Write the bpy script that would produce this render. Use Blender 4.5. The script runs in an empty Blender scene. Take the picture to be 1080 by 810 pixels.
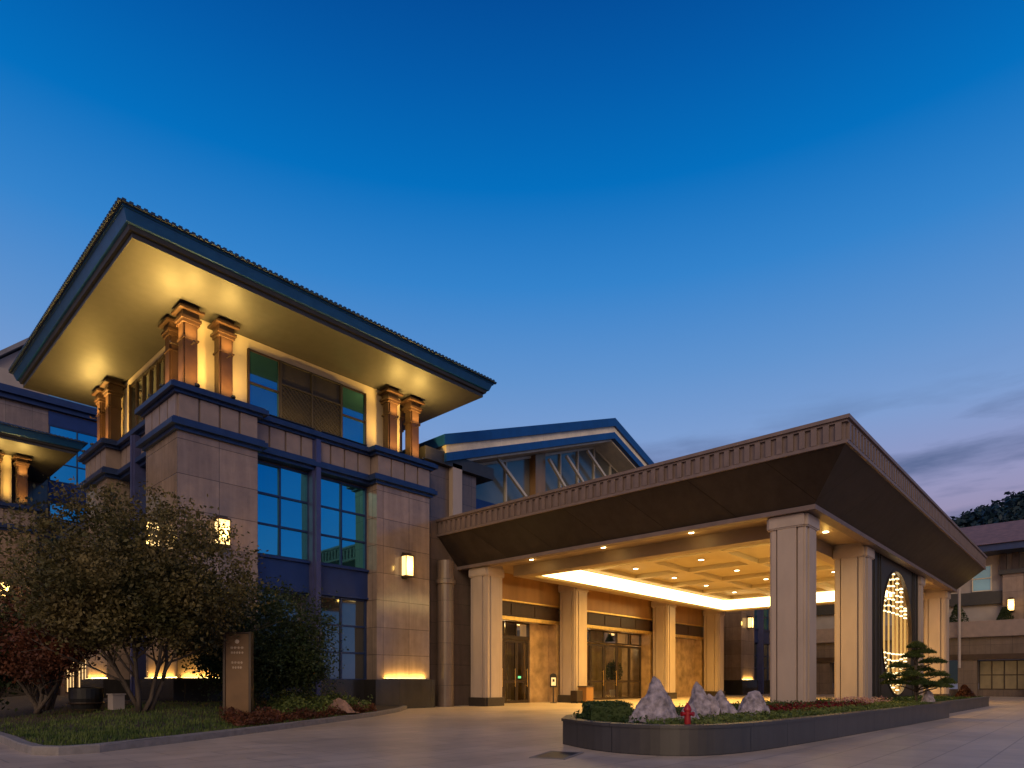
import bpy, math, random
from mathutils import Vector, Matrix, noise as mnoise
random.seed(7)
S = bpy.context.scene
COL = S.collection
R = math.radians

# ------------------------------------------------------------------ camera
cam = bpy.data.cameras.new("camera")
co = bpy.data.objects.new("camera", cam)
COL.objects.link(co)
cam.sensor_width = 36.0
cam.lens = 681.0 / 1080.0 * 36.0
cam.shift_y = (718.0 - 405.0) / 1080.0
cam.clip_start = 0.1
cam.clip_end = 3000.0
A = R(42.64)
co.location = (0, 0, 1.1)
co.rotation_euler = (R(90), 0, A - R(90))
S.camera = co

# ------------------------------------------------------------------ world
W = bpy.data.worlds.new("World")
S.world = W
W.use_nodes = True
nt = W.node_tree
for n in list(nt.nodes):
    nt.nodes.remove(n)
SUN_AZ = math.atan2(-0.62, -0.78)      # low twilight glow from behind the camera
SUN_EL = R(26)
def wn(t, **k):
    n = nt.nodes.new(t)
    for a, b in k.items():
        setattr(n, a, b)
    return n
tc = wn('ShaderNodeTexCoord')
sep = wn('ShaderNodeSeparateXYZ')
nt.links.new(tc.outputs['Generated'], sep.inputs[0])
ramp = wn('ShaderNodeValToRGB')
# the dusk is deeper on the -Y side of the sky
ym = wn('ShaderNodeMapRange')
ym.inputs['From Min'].default_value = 0.05; ym.inputs['From Max'].default_value = -0.85
ym.inputs['To Min'].default_value = 0.0; ym.inputs['To Max'].default_value = 0.30
nt.links.new(sep.outputs['Y'], ym.inputs['Value'])
za = wn('ShaderNodeMath', operation='ADD')
nt.links.new(sep.outputs['Z'], za.inputs[0]); nt.links.new(ym.outputs[0], za.inputs[1])
nt.links.new(za.outputs[0], ramp.inputs[0])
E = ramp.color_ramp.elements
stops = [(0.0, (0.31, 0.235, 0.32)), (0.20, (0.325, 0.275, 0.43)), (0.27, (0.285, 0.31, 0.54)),
         (0.345, (0.20, 0.335, 0.63)), (0.42, (0.118, 0.29, 0.62)), (0.52, (0.033, 0.225, 0.60)),
         (0.606, (0.0, 0.158, 0.515)), (0.68, (0.0, 0.104, 0.40)), (0.735, (0.0, 0.070, 0.31)), (0.80, (0.0, 0.052, 0.23)), (1.0, (0.001, 0.04, 0.16))]
E[0].position, E[0].color = stops[0][0], stops[0][1] + (1,)
E[1].position, E[1].color = stops[-1][0], stops[-1][1] + (1,)
for p, c in stops[1:-1]:
    e = E.new(p)
    e.color = c + (1,)
# clouds: thin dusky bands low in the sky, beyond the canopy
comb = wn('ShaderNodeVectorMath', operation='MULTIPLY')
nt.links.new(tc.outputs['Generated'], comb.inputs[0])
comb.inputs[1].default_value = (2.6, 2.6, 15.0)
noi = wn('ShaderNodeTexNoise')
noi.inputs['Scale'].default_value = 1.25
noi.inputs['Detail'].default_value = 6
noi.inputs['Roughness'].default_value = 0.55
nt.links.new(comb.outputs[0], noi.inputs['Vector'])
cr = wn('ShaderNodeValToRGB')
cr.color_ramp.elements[0].position = 0.48
cr.color_ramp.elements[0].color = (0, 0, 0, 1)
cr.color_ramp.elements[1].position = 0.66
cr.color_ramp.elements[1].color = (1, 1, 1, 1)
nt.links.new(noi.outputs[0], cr.inputs[0])
zm = wn('ShaderNodeValToRGB')
ze = zm.color_ramp.elements
ze[0].position, ze[0].color = 0.0, (0.9, 0.9, 0.9, 1)
ze[1].position, ze[1].color = 0.385, (0, 0, 0, 1)
e = ze.new(0.30); e.color = (0.8, 0.8, 0.8, 1)
nt.links.new(sep.outputs['Z'], zm.inputs[0])
# azimuth mask towards +X
azd = wn('ShaderNodeVectorMath', operation='DOT_PRODUCT')
nt.links.new(tc.outputs['Generated'], azd.inputs[0])
azd.inputs[1].default_value = (1.0, 0.15, 0.0)
azm = wn('ShaderNodeMapRange')
azm.inputs['From Min'].default_value = 0.62
azm.inputs['From Max'].default_value = 0.92
nt.links.new(azd.outputs['Value'], azm.inputs['Value'])
m1 = wn('ShaderNodeMath', operation='MULTIPLY')
nt.links.new(cr.outputs[0], m1.inputs[0]); nt.links.new(zm.outputs[0], m1.inputs[1])
m2 = wn('ShaderNodeMath', operation='MULTIPLY')
nt.links.new(m1.outputs[0], m2.inputs[0]); nt.links.new(azm.outputs[0], m2.inputs[1])
mx = wn('ShaderNodeMixRGB')
mx.inputs[2].default_value = (0.075, 0.118, 0.25, 1)
nt.links.new(m2.outputs[0], mx.inputs[0]); nt.links.new(ramp.outputs[0], mx.inputs[1])
# afterglow behind the photographer (where the sun went down)
gd = wn('ShaderNodeVectorMath', operation='DOT_PRODUCT')
nt.links.new(tc.outputs['Generated'], gd.inputs[0])
gd.inputs[1].default_value = (math.cos(SUN_AZ), math.sin(SUN_AZ), 0.15)
gm = wn('ShaderNodeMapRange')
gm.inputs['From Min'].default_value = 0.45
gm.inputs['From Max'].default_value = 1.0
nt.links.new(gd.outputs['Value'], gm.inputs['Value'])
gx = wn('ShaderNodeMixRGB')
gx.inputs[2].default_value = (0.95, 0.63, 0.44, 1)
nt.links.new(gm.outputs[0], gx.inputs[0]); nt.links.new(mx.outputs[0], gx.inputs[1])
bg1 = wn('ShaderNodeBackground'); bg1.inputs[1].default_value = 1.0
nt.links.new(gx.outputs[0], bg1.inputs[0])
sky = wn('ShaderNodeTexSky', sky_type='NISHITA', sun_disc=False)
sky.sun_elevation = R(1.0)
sky.sun_rotation = math.pi / 2 - SUN_AZ
bg2 = wn('ShaderNodeBackground'); bg2.inputs[1].default_value = 0.003
nt.links.new(sky.outputs[0], bg2.inputs[0])
ad = wn('ShaderNodeAddShader')
nt.links.new(bg1.outputs[0], ad.inputs[0]); nt.links.new(bg2.outputs[0], ad.inputs[1])
wo = wn('ShaderNodeOutputWorld')
nt.links.new(ad.outputs[0], wo.inputs[0])

# one weak, very soft twilight sun
sl = bpy.data.lights.new("sun", 'SUN')
sl.energy = 1.05
sl.angle = R(35)
sl.color = (1.0, 0.79, 0.54)
so = bpy.data.objects.new("sun", sl)
COL.objects.link(so)
sd = Vector((math.cos(SUN_AZ) * math.cos(SUN_EL), math.sin(SUN_AZ) * math.cos(SUN_EL), math.sin(SUN_EL)))
so.rotation_euler = sd.to_track_quat('Z', 'Y').to_euler()
so.location = sd * 60

S.view_settings.view_transform = 'Standard'
S.view_settings.look = 'None'
S.view_settings.gamma = 1
S.view_settings.use_curve_mapping = False
S.view_settings.exposure = 0.0
S.render.engine = 'CYCLES'
S.cycles.max_bounces = 8
S.cycles.transparent_max_bounces = 16
S.cycles.sample_clamp_indirect = 4
WARM = (1.0, 0.58, 0.12)

# ------------------------------------------------------------------ materials
MATS = {}
def base_mat(name):
    m = bpy.data.materials.new(name)
    m.use_nodes = True
    MATS[name] = m
    t = m.node_tree
    return m, t, t.nodes['Principled BSDF']
def mat(name, col, rough=0.6, metal=0.0, scale=6.0, var=0.18, bump=0.0, bscale=None, spec=None, detail=5, stretch=None):
    m, t, b = base_mat(name)
    tcn = t.nodes.new('ShaderNodeTexCoord')
    src = tcn.outputs['Object']
    if stretch:
        mp = t.nodes.new('ShaderNodeMapping'); mp.inputs['Scale'].default_value = stretch
        t.links.new(src, mp.inputs[0]); src = mp.outputs[0]
    n = t.nodes.new('ShaderNodeTexNoise')
    n.inputs['Scale'].default_value = scale; n.inputs['Detail'].default_value = detail
    t.links.new(src, n.inputs['Vector'])
    r = t.nodes.new('ShaderNodeValToRGB')
    r.color_ramp.elements[0].position = 0.28; r.color_ramp.elements[1].position = 0.72
    r.color_ramp.elements[0].color = tuple(c * (1 - var) for c in col) + (1,)
    r.color_ramp.elements[1].color = tuple(min(1, c * (1 + var)) for c in col) + (1,)
    t.links.new(n.outputs[0], r.inputs[0])
    t.links.new(r.outputs[0], b.inputs['Base Color'])
    b.inputs['Roughness'].default_value = rough
    b.inputs['Metallic'].default_value = metal
    if spec is not None:
        b.inputs['Specular IOR Level'].default_value = spec
    if bump > 0:
        n2 = t.nodes.new('ShaderNodeTexNoise')
        n2.inputs['Scale'].default_value = bscale or scale * 4; n2.inputs['Detail'].default_value = 6
        t.links.new(src, n2.inputs['Vector'])
        bp = t.nodes.new('ShaderNodeBump'); bp.inputs['Strength'].default_value = bump
        bp.inputs['Distance'].default_value = 0.05
        t.links.new(n2.outputs[0], bp.inputs['Height'])
        t.links.new(bp.outputs[0], b.inputs['Normal'])
    return m
def slab_mat(name, col, w, h, rough=0.4, var=0.1, joint=0.012, jcol=0.45, axis='wall', offset=0.0, spec=0.5, jbump=0.4, rvar=0.1, wear=0.75):
    """stone slabs with joints; wall: coordinates (x+y, z), floor: (x, y)"""
    m, t, b = base_mat(name)
    tcn = t.nodes.new('ShaderNodeTexCoord')
    sp = t.nodes.new('ShaderNodeSeparateXYZ'); t.links.new(tcn.outputs['Object'], sp.inputs[0])
    cb = t.nodes.new('ShaderNodeCombineXYZ')
    if axis == 'wall':
        a = t.nodes.new('ShaderNodeMath'); a.operation = 'ADD'
        t.links.new(sp.outputs[0], a.inputs[0]); t.links.new(sp.outputs[1], a.inputs[1])
        t.links.new(a.outputs[0], cb.inputs[0]); t.links.new(sp.outputs[2], cb.inputs[1])
    else:
        t.links.new(sp.outputs[0], cb.inputs[0]); t.links.new(sp.outputs[1], cb.inputs[1])
    br = t.nodes.new('ShaderNodeTexBrick')
    br.offset = offset; br.squash = 1.0
    br.inputs['Scale'].default_value = 1.0
    br.inputs['Brick Width'].default_value = w; br.inputs['Row Height'].default_value = h
    br.inputs['Mortar Size'].default_value = joint; br.inputs['Mortar Smooth'].default_value = 0.2
    br.inputs['Bias'].default_value = 0.0
    br.inputs['Color1'].default_value = tuple(c * (1 - var) for c in col) + (1,)
    br.inputs['Color2'].default_value = tuple(c * (1 + var) for c in col) + (1,)
    br.inputs['Mortar'].default_value = tuple(c * jcol for c in col) + (1,)
    t.links.new(cb.outputs[0], br.inputs['Vector'])
    n = t.nodes.new('ShaderNodeTexNoise'); n.inputs['Scale'].default_value = 2.2; n.inputs['Detail'].default_value = 9
    n.inputs['Roughness'].default_value = 0.7
    t.links.new(tcn.outputs['Object'], n.inputs['Vector'])
    r = t.nodes.new('ShaderNodeValToRGB')
    r.color_ramp.elements[0].position = 0.3; r.color_ramp.elements[1].position = 0.7
    r.color_ramp.elements[0].color = (0.72, 0.72, 0.74, 1); r.color_ramp.elements[1].color = (1.12, 1.1, 1.08, 1)
    t.links.new(n.outputs[0], r.inputs[0])
    mm = t.nodes.new('ShaderNodeMixRGB'); mm.blend_type = 'MULTIPLY'; mm.inputs[0].default_value = 0.8
    t.links.new(br.outputs['Color'], mm.inputs[1]); t.links.new(r.outputs[0], mm.inputs[2])
    # run-off streaks (walls) or broad wear patches (floors)
    mp = t.nodes.new('ShaderNodeMapping'); mp.inputs['Scale'].default_value = (1.6, 1.6, .12) if axis == 'wall' else (.22, .22, .22)
    t.links.new(tcn.outputs['Object'], mp.inputs[0])
    n3 = t.nodes.new('ShaderNodeTexNoise'); n3.inputs['Scale'].default_value = 1.7; n3.inputs['Detail'].default_value = 7; n3.inputs['Roughness'].default_value = .65
    t.links.new(mp.outputs[0], n3.inputs['Vector'])
    r3 = t.nodes.new('ShaderNodeValToRGB'); r3.color_ramp.elements[0].position = .36; r3.color_ramp.elements[1].position = .58
    r3.color_ramp.elements[0].color = (.70, .69, .68, 1); r3.color_ramp.elements[1].color = (1, 1, 1, 1)
    t.links.new(n3.outputs[0], r3.inputs[0])
    m3 = t.nodes.new('ShaderNodeMixRGB'); m3.blend_type = 'MULTIPLY'; m3.inputs[0].default_value = wear
    t.links.new(mm.outputs[0], m3.inputs[1]); t.links.new(r3.outputs[0], m3.inputs[2])
    t.links.new(m3.outputs[0], b.inputs['Base Color'])
    rr = t.nodes.new('ShaderNodeMapRange')
    rr.inputs['To Min'].default_value = max(0.02, rough - rvar); rr.inputs['To Max'].default_value = rough + rvar
    t.links.new(n.outputs[0], rr.inputs['Value']); t.links.new(rr.outputs[0], b.inputs['Roughness'])
    b.inputs['Specular IOR Level'].default_value = spec
    bp = t.nodes.new('ShaderNodeBump'); bp.inputs['Strength'].default_value = jbump; bp.inputs['Distance'].default_value = 0.01
    bp.invert = True
    t.links.new(br.outputs['Fac'], bp.inputs['Height']); t.links.new(bp.outputs[0], b.inputs['Normal'])
    return m
def emit_mat(name, col, strength, var=0.0):
    m, t, b = base_mat(name)
    b.inputs['Base Color'].default_value = (0.8, 0.75, 0.65, 1)
    b.inputs['Emission Color'].default_value = col + (1,)
    b.inputs['Emission Strength'].default_value = strength
    n = t.nodes.new('ShaderNodeTexNoise'); n.inputs['Scale'].default_value = 3.0
    tcn = t.nodes.new('ShaderNodeTexCoord'); t.links.new(tcn.outputs['Object'], n.inputs['Vector'])
    mr = t.nodes.new('ShaderNodeMapRange')
    mr.inputs['To Min'].default_value = strength * (1 - var); mr.inputs['To Max'].default_value = strength * (1 + var)
    t.links.new(n.outputs[0], mr.inputs['Value']); t.links.new(mr.outputs[0], b.inputs['Emission Strength'])
    return m
def clear_glass(name, tint=(0.75, 0.78, 0.74)):
    m = bpy.data.materials.new(name); m.use_nodes = True; MATS[name] = m
    t = m.node_tree
    t.nodes.remove(t.nodes['Principled BSDF'])
    tr = t.nodes.new('ShaderNodeBsdfTransparent'); tr.inputs[0].default_value = tint + (1,)
    gl = t.nodes.new('ShaderNodeBsdfGlossy'); gl.inputs['Roughness'].default_value = 0.02
    lw = t.nodes.new('ShaderNodeFresnel'); lw.inputs['IOR'].default_value = 1.75
    mi = t.nodes.new('ShaderNodeMixShader')
    t.links.new(lw.outputs[0], mi.inputs[0]); t.links.new(tr.outputs[0], mi.inputs[1]); t.links.new(gl.outputs[0], mi.inputs[2])
    t.links.new(mi.outputs[0], t.nodes['Material Output'].inputs[0])
    return m
def leaf_mat(name, c1, c2, scale=1.2, trans=0.25):
    m, t, b = base_mat(name)
    tcn = t.nodes.new('ShaderNodeTexCoord')
    n = t.nodes.new('ShaderNodeTexNoise'); n.inputs['Scale'].default_value = scale; n.inputs['Detail'].default_value = 4
    t.links.new(tcn.outputs['Object'], n.inputs['Vector'])
    n2 = t.nodes.new('ShaderNodeTexWhiteNoise')
    t.links.new(tcn.outputs['Object'], n2.inputs['Vector'])
    r = t.nodes.new('ShaderNodeValToRGB')
    r.color_ramp.elements[0].position = 0.35; r.color_ramp.elements[1].position = 0.65
    r.color_ramp.elements[0].color = c1 + (1,); r.color_ramp.elements[1].color = c2 + (1,)
    t.links.new(n.outputs[0], r.inputs[0])
    t.links.new(r.outputs[0], b.inputs['Base Color'])
    b.inputs['Roughness'].default_value = 0.55
    b.inputs['Specular IOR Level'].default_value = 0.3
    tl = t.nodes.new('ShaderNodeBsdfTranslucent'); t.links.new(r.outputs[0], tl.inputs[0])
    mi = t.nodes.new('ShaderNodeMixShader'); mi.inputs[0].default_value = trans
    t.links.new(b.outputs[0], mi.inputs[1]); t.links.new(tl.outputs[0], mi.inputs[2])
    t.links.new(mi.outputs[0], t.nodes['Material Output'].inputs[0])
    return m

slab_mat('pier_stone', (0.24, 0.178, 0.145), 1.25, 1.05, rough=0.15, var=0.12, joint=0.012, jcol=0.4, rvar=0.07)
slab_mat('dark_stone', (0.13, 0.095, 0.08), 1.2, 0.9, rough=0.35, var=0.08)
slab_mat('granite_plinth', (0.028, 0.026, 0.026), 1.6, 2.0, rough=0.2, var=0.1, joint=0.006)
slab_mat('planter_granite', (0.050, 0.046, 0.046), 1.1, 0.9, rough=0.4, var=0.05, joint=0.012, jcol=0.35)
mat('flute_stone', (0.21, 0.16, 0.145), 0.45, scale=3, var=0.12, bump=0.05)
mat('column_stone', (0.385, 0.305, 0.255), 0.42, scale=2.0, var=0.1, bump=0.04, stretch=(1, 1, 0.35))
mat('column_base', (0.035, 0.028, 0.024), 0.3, scale=8)
mat('eave_blue', (0.012, 0.085, 0.21), 0.35, metal=0.35, scale=3, var=0.15)
mat('roof_blue', (0.006, 0.060, 0.23), 0.45, metal=0.1, scale=3, var=0.15)
mat('blue_paint', (0.014, 0.032, 0.105), 0.38, metal=0.25, scale=3, var=0.2)
mat('post_blue', (0.045, 0.052, 0.15), 0.4, metal=0.2, scale=3, var=0.15)
mat('blue_panel', (0.012, 0.030, 0.125), 0.35, metal=0.2, scale=2, var=0.15)
mat('eave_dark', (0.030, 0.028, 0.028), 0.5, scale=4)
mat('tile_blue', (0.012, 0.03, 0.075), 0.55, scale=5, var=0.3)
mat('tile_red', (0.17, 0.095, 0.085), 0.7, scale=2.5, var=0.3, bump=0.5, bscale=3.0)
slab_mat('soffit_paint', (0.80, 0.715, 0.58), 3.15, 2.6, rough=0.7, var=0.02, joint=0.010, jcol=0.72, axis='floor', spec=0.3, jbump=0.2, wear=0.3)
mat('cream_wall', (0.50, 0.42, 0.31), 0.65, scale=1.5, var=0.06, bump=0.03)
mat('lattice_dark', (0.018, 0.015, 0.014), 0.6, scale=5)
mat('bronze', (0.034, 0.016, 0.009), 0.42, metal=0.0, scale=4, var=0.25)
mat('dark_bronze', (0.045, 0.030, 0.022), 0.4, metal=0.4, scale=5)
mat('wood_panel', (0.30, 0.155, 0.055), 0.35, metal=0.25, scale=2, var=0.2, stretch=(1, 1, 0.2))
mat('marble', (0.33, 0.22, 0.12), 0.2, scale=1.8, var=0.4, detail=9)
slab_mat('canopy_metal', (0.040, 0.030, 0.027), 2.42, 5.0, rough=0.45, var=0.14, joint=0.016, jcol=0.3, spec=0.2)
mat('canopy_rib', (0.150, 0.108, 0.100), 0.55, scale=3, var=0.15)
mat('canopy_beam', (0.26, 0.19, 0.13), 0.5, scale=1.5, var=0.1)
mat('ceiling_paint', (0.40, 0.32, 0.17), 0.6, scale=1.0, var=0.05)
mat('screen_black', (0.022, 0.020, 0.020), 0.35, scale=3, var=0.2)
mat('white_metal', (0.55, 0.48, 0.38), 0.4, scale=4, var=0.06)
mat('pale_plaster', (0.30, 0.26, 0.25), 0.7, scale=1.5, var=0.1)
mat('grey_roof', (0.16, 0.16, 0.19), 0.6, scale=2)
mat('gold', (0.75, 0.50, 0.16), 0.3, metal=0.8, scale=6)
mat('black_metal', (0.015, 0.015, 0.016), 0.4, metal=0.3, scale=8)
mat('white_board', (0.75, 0.76, 0.74), 0.4, scale=8, var=0.05)
mat('red_paint', (0.28, 0.006, 0.010), 0.3, scale=8, var=0.15)
mat('sign_bronze', (0.125, 0.066, 0.028), 0.45, metal=0.25, scale=2.5, var=0.2)
mat('sign_letters', (0.55, 0.42, 0.30), 0.4, scale=9)
mat('rock', (0.27, 0.235, 0.275), 0.9, scale=8, var=0.7, bump=0.8, bscale=30, detail=9)
mat('boulder', (0.26, 0.15, 0.11), 0.85, scale=5, var=0.3, bump=0.7, bscale=9)
mat('bark', (0.065, 0.048, 0.037), 0.9, scale=9, var=0.35, bump=0.6, stretch=(1, 1, 0.3))
mat('soil', (0.045, 0.033, 0.025), 0.95, scale=12, var=0.35, bump=0.5)
mat('kerb_stone', (0.20, 0.18, 0.175), 0.7, scale=7, var=0.2, bump=0.2)
mat('curtain', (0.50, 0.36, 0.16), 0.8, scale=3)
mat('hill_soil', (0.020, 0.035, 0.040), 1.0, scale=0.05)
mat('ceramic', (0.7, 0.66, 0.6), 0.25, scale=5, var=0.05)
leaf_mat('leaf_olive', (0.052, 0.052, 0.016), (0.14, 0.108, 0.040))
leaf_mat('leaf_dark', (0.014, 0.030, 0.010), (0.045, 0.065, 0.022))
leaf_mat('leaf_red', (0.060, 0.022, 0.012), (0.125, 0.042, 0.020))
leaf_mat('leaf_pine', (0.020, 0.045, 0.010), (0.075, 0.10, 0.022))
leaf_mat('leaf_hedge', (0.020, 0.045, 0.012), (0.055, 0.085, 0.022))
leaf_mat('leaf_cover', (0.05, 0.085, 0.02), (0.16, 0.19, 0.05), scale=3)
leaf_mat('petal_red', (0.085, 0.006, 0.009), (0.19, 0.010, 0.015), scale=5)
leaf_mat('petal_pink', (0.32, 0.12, 0.17), (0.42, 0.32, 0.28), scale=6)
leaf_mat('grass', (0.034, 0.068, 0.014), (0.115, 0.15, 0.034), scale=2.0)
leaf_mat('hill_leaf_haze', (0.006, 0.022, 0.038), (0.012, 0.036, 0.058), scale=0.06, trans=0.1)  # blue of distance haze is put into the leaf colour
m = mat('sky_glass', (0.10, 0.42, 0.50), 0.03, metal=0.95, scale=0.25, var=0.05, bump=0.035, bscale=0.7)
mat('upper_glass', (0.11, 0.38, 0.46), 0.03, metal=0.95, scale=0.25, var=0.05, bump=0.03, bscale=0.7)
mat('dark_glass', (0.13, 0.14, 0.145), 0.04, metal=0.85, scale=0.5, var=0.15)
mat('grey_glass', (0.17, 0.175, 0.155), 0.16, metal=0.3, scale=0.6, var=0.15)
mat('teal_glass', (0.22, 0.42, 0.50), 0.1, metal=0.5, scale=0.6, var=0.2)
clear_glass('door_glass')
emit_mat('lamp_shade', (1.0, 0.62, 0.20), 2.1)
emit_mat('cove_glow', (1.0, 0.72, 0.30), 6.5, 0.1)  # emission stands in for lamplight on the cove band; also strip diffusers
emit_mat('downlight', (1.0, 0.80, 0.45), 14.0)
emit_mat('led_white', (1.0, 0.82, 0.46), 2.6)
emit_mat('led_gold', (1.0, 0.62, 0.18), 0.50)
MATS['led_gold'].node_tree.nodes['Principled BSDF'].inputs['Base Color'].default_value = (.25, .16, .05, 1)
emit_mat('lit_window', (1.0, 0.58, 0.18), 0.9, 0.3)
emit_mat('shop_glow', (1.0, 0.60, 0.24), 0.05, 0.7)
MATS['shop_glow'].node_tree.nodes['Principled BSDF'].inputs['Base Color'].default_value = (.10, .075, .045, 1)
emit_mat('exit_green', (0.1, 1.0, 0.35), 1.5)

# paving: large slabs, slightly blotchy
slab_mat('paving', (0.50, 0.405, 0.33), 1.2, 0.6, rough=0.42, var=0.07, joint=0.011, jcol=0.6, axis='floor', offset=0.5, jbump=0.3, rvar=0.16)

# ------------------------------------------------------------------ helpers
def tag(o, label=None, cat=None, group=None, kind=None):
    if label: o['label'] = label
    if cat: o['category'] = cat
    if group: o['group'] = group
    if kind: o['kind'] = kind
    return o
def empty(name, loc=(0, 0, 0), rz=0.0, label=None, cat=None, group=None):
    o = bpy.data.objects.new(name, None)
    COL.objects.link(o)
    o.location = loc
    o.rotation_euler = (0, 0, rz)
    o.empty_display_size = 0.2
    return tag(o, label, cat, group)
def world_of(o):
    v = Vector((0, 0, 0))
    while o is not None:
        v = v + Vector(o.location)
        o = o.parent
    return v
class MB:
    def __init__(s):
        s.v = []; s.f = []
    def face(s, pts):
        n = len(s.v); s.v += [tuple(p) for p in pts]; s.f.append(tuple(range(n, n + len(pts))))
    def box(s, x0, x1, y0, y1, z0, z1):
        n = len(s.v)
        s.v += [(x0, y0, z0), (x1, y0, z0), (x1, y1, z0), (x0, y1, z0), (x0, y0, z1), (x1, y0, z1), (x1, y1, z1), (x0, y1, z1)]
        for q in ((0, 3, 2, 1), (4, 5, 6, 7), (0, 1, 5, 4), (1, 2, 6, 5), (2, 3, 7, 6), (3, 0, 4, 7)):
            s.f.append(tuple(n + i for i in q))
        return s
    def loft(s, rings, cap=True):
        """rings: list of equal-length closed rings of 3-D points"""
        n = len(s.v); k = len(rings[0])
        for r in rings: s.v += [tuple(p) for p in r]
        for i in range(len(rings) - 1):
            for j in range(k):
                a = n + i * k + j; b = n + i * k + (j + 1) % k
                s.f.append((a, b, b + k, a + k))
        if cap:
            s.f.append(tuple(n + k - 1 - j for j in range(k)))
            s.f.append(tuple(n + (len(rings) - 1) * k + j for j in range(k)))
        return s
    def prism(s, poly, z0, z1):
        return s.loft([[(x, y, z0) for x, y in poly], [(x, y, z1) for x, y in poly]])
    def ring(s, outer, inner, z0, z1):
        k = len(outer)
        R4 = [[(x, y, z0) for x, y in outer], [(x, y, z1) for x, y in outer],
              [(x, y, z1) for x, y in inner], [(x, y, z0) for x, y in inner], [(x, y, z0) for x, y in outer]]
        return s.loft(R4, cap=False)
    def yprism(s, poly, y0, y1):
        """poly in (x, z), extruded along y"""
        return s.loft([[(x, y1, z) for x, z in poly], [(x, y0, z) for x, z in poly]])
    def tube(s, pts, radii, k=6, cap=True):
        rings = []
        for i, p in enumerate(pts):
            p = Vector(p)
            a = Vector(pts[max(0, i - 1)]); b = Vector(pts[min(len(pts) - 1, i + 1)])
            d = (b - a).normalized()
            u = d.cross(Vector((0, 0, 1)))
            if u.length < 1e-3: u = Vector((1, 0, 0))
            u.normalize(); w = d.cross(u)
            r = radii[i] if hasattr(radii, '__len__') else radii
            rings.append([p + (u * math.cos(t) - w * math.sin(t)) * r for t in [2 * math.pi * j / k for j in range(k)]])
        return s.loft(rings, cap)
    def lathe(s, prof, cx=0, cy=0, k=16):
        rings = [[(cx + r * math.cos(2 * math.pi * j / k), cy + r * math.sin(2 * math.pi * j / k), z) for j in range(k)] for r, z in prof]
        return s.loft(rings)
    def bar(s, p, q, w, h):
        """box beam from p to q, w horizontal width, h in the other direction"""
        p = Vector(p); q = Vector(q); d = (q - p).normalized()
        u = d.cross(Vector((0, 0, 1)))
        if u.length < 1e-3: u = Vector((1, 0, 0))
        u.normalize(); n = u.cross(d)
        c = [(-w / 2, -h / 2), (w / 2, -h / 2), (w / 2, h / 2), (-w / 2, h / 2)]
        return s.loft([[p + u * a + n * b for a, b in c], [q + u * a + n * b for a, b in c]])
    def build(s, name, material, parent=None, smooth=False, local=False, bevel=0.0):
        off = Vector((0, 0, 0)) if (local or parent is None) else world_of(parent)
        me = bpy.data.meshes.new(name)
        me.from_pydata([(x - off.x, y - off.y, z - off.z) for x, y, z in s.v], [], s.f)
        me.materials.append(MATS[material])
        if smooth:
            for p in me.polygons: p.use_smooth = True
        me.update()
        o = bpy.data.objects.new(name, me)
        COL.objects.link(o)
        if parent is not None: o.parent = parent
        if bevel:
            b = o.modifiers.new('bevel', 'BEVEL'); b.width = bevel; b.segments = 2; b.limit_method = 'ANGLE'
        import bmesh
        bm = bmesh.new(); bm.from_mesh(me); bmesh.ops.recalc_face_normals(bm, faces=bm.faces); bm.to_mesh(me); bm.free()
        return o
def offs(poly, o):
    """mitred outward offset of a counter-clockwise polygon"""
    k = len(poly); out = []
    for i in range(k):
        a = Vector(poly[i - 1]); b = Vector(poly[i]); c = Vector(poly[(i + 1) % k])
        d1 = (b - a).normalized(); d2 = (c - b).normalized()
        n1 = Vector((d1.y, -d1.x)); n2 = Vector((d2.y, -d2.x))
        den = 1 + n1.dot(n2)
        out.append(tuple(b + (n1 + n2) * (o / max(den, 0.25))))
    return out
def rect(x0, x1, y0, y1):
    return [(x0, y0), (x1, y0), (x1, y1), (x0, y1)]
def copy_tree(o, parent=None):
    c = o.copy(); COL.objects.link(c)
    if parent is not None: c.parent = parent
    for ch in [k for k in KIDS.get(o.name, [])]:
        copy_tree(ch, c)
    return c
KIDS = {}
def index_kids():
    KIDS.clear()
    for o in COL.objects:
        if o.parent: KIDS.setdefault(o.parent.name, []).append(o)
def lamp(name, typ, loc, energy, parent=None, color=WARM, size=0.1, rot=None, target=None, spot=None, blend=0.6, size_y=None):
    l = bpy.data.lights.new(name, typ); l.energy = energy; l.color = color
    if typ == 'AREA':
        l.size = size
        if size_y: l.shape = 'RECTANGLE'; l.size_y = size_y
    else:
        l.shadow_soft_size = size
    if typ == 'SPOT':
        l.spot_size = R(spot or 90); l.spot_blend = blend
    o = bpy.data.objects.new(name, l); COL.objects.link(o)
    o.location = Vector(loc) - (world_of(parent) if parent else Vector((0, 0, 0)))
    if parent: o.parent = parent
    if target is not None:
        o.rotation_euler = (Vector(target) - Vector(loc)).to_track_quat('-Z', 'Y').to_euler()
    elif rot: o.rotation_euler = rot
    return o

# ------------------------------------------------------------------ ground
g = MB(); g.face([(-900, -900, 0), (1500, -900, 0), (1500, 1500, 0), (-900, 1500, 0)])
tag(g.build('ground', 'paving'), kind='structure')

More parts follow.
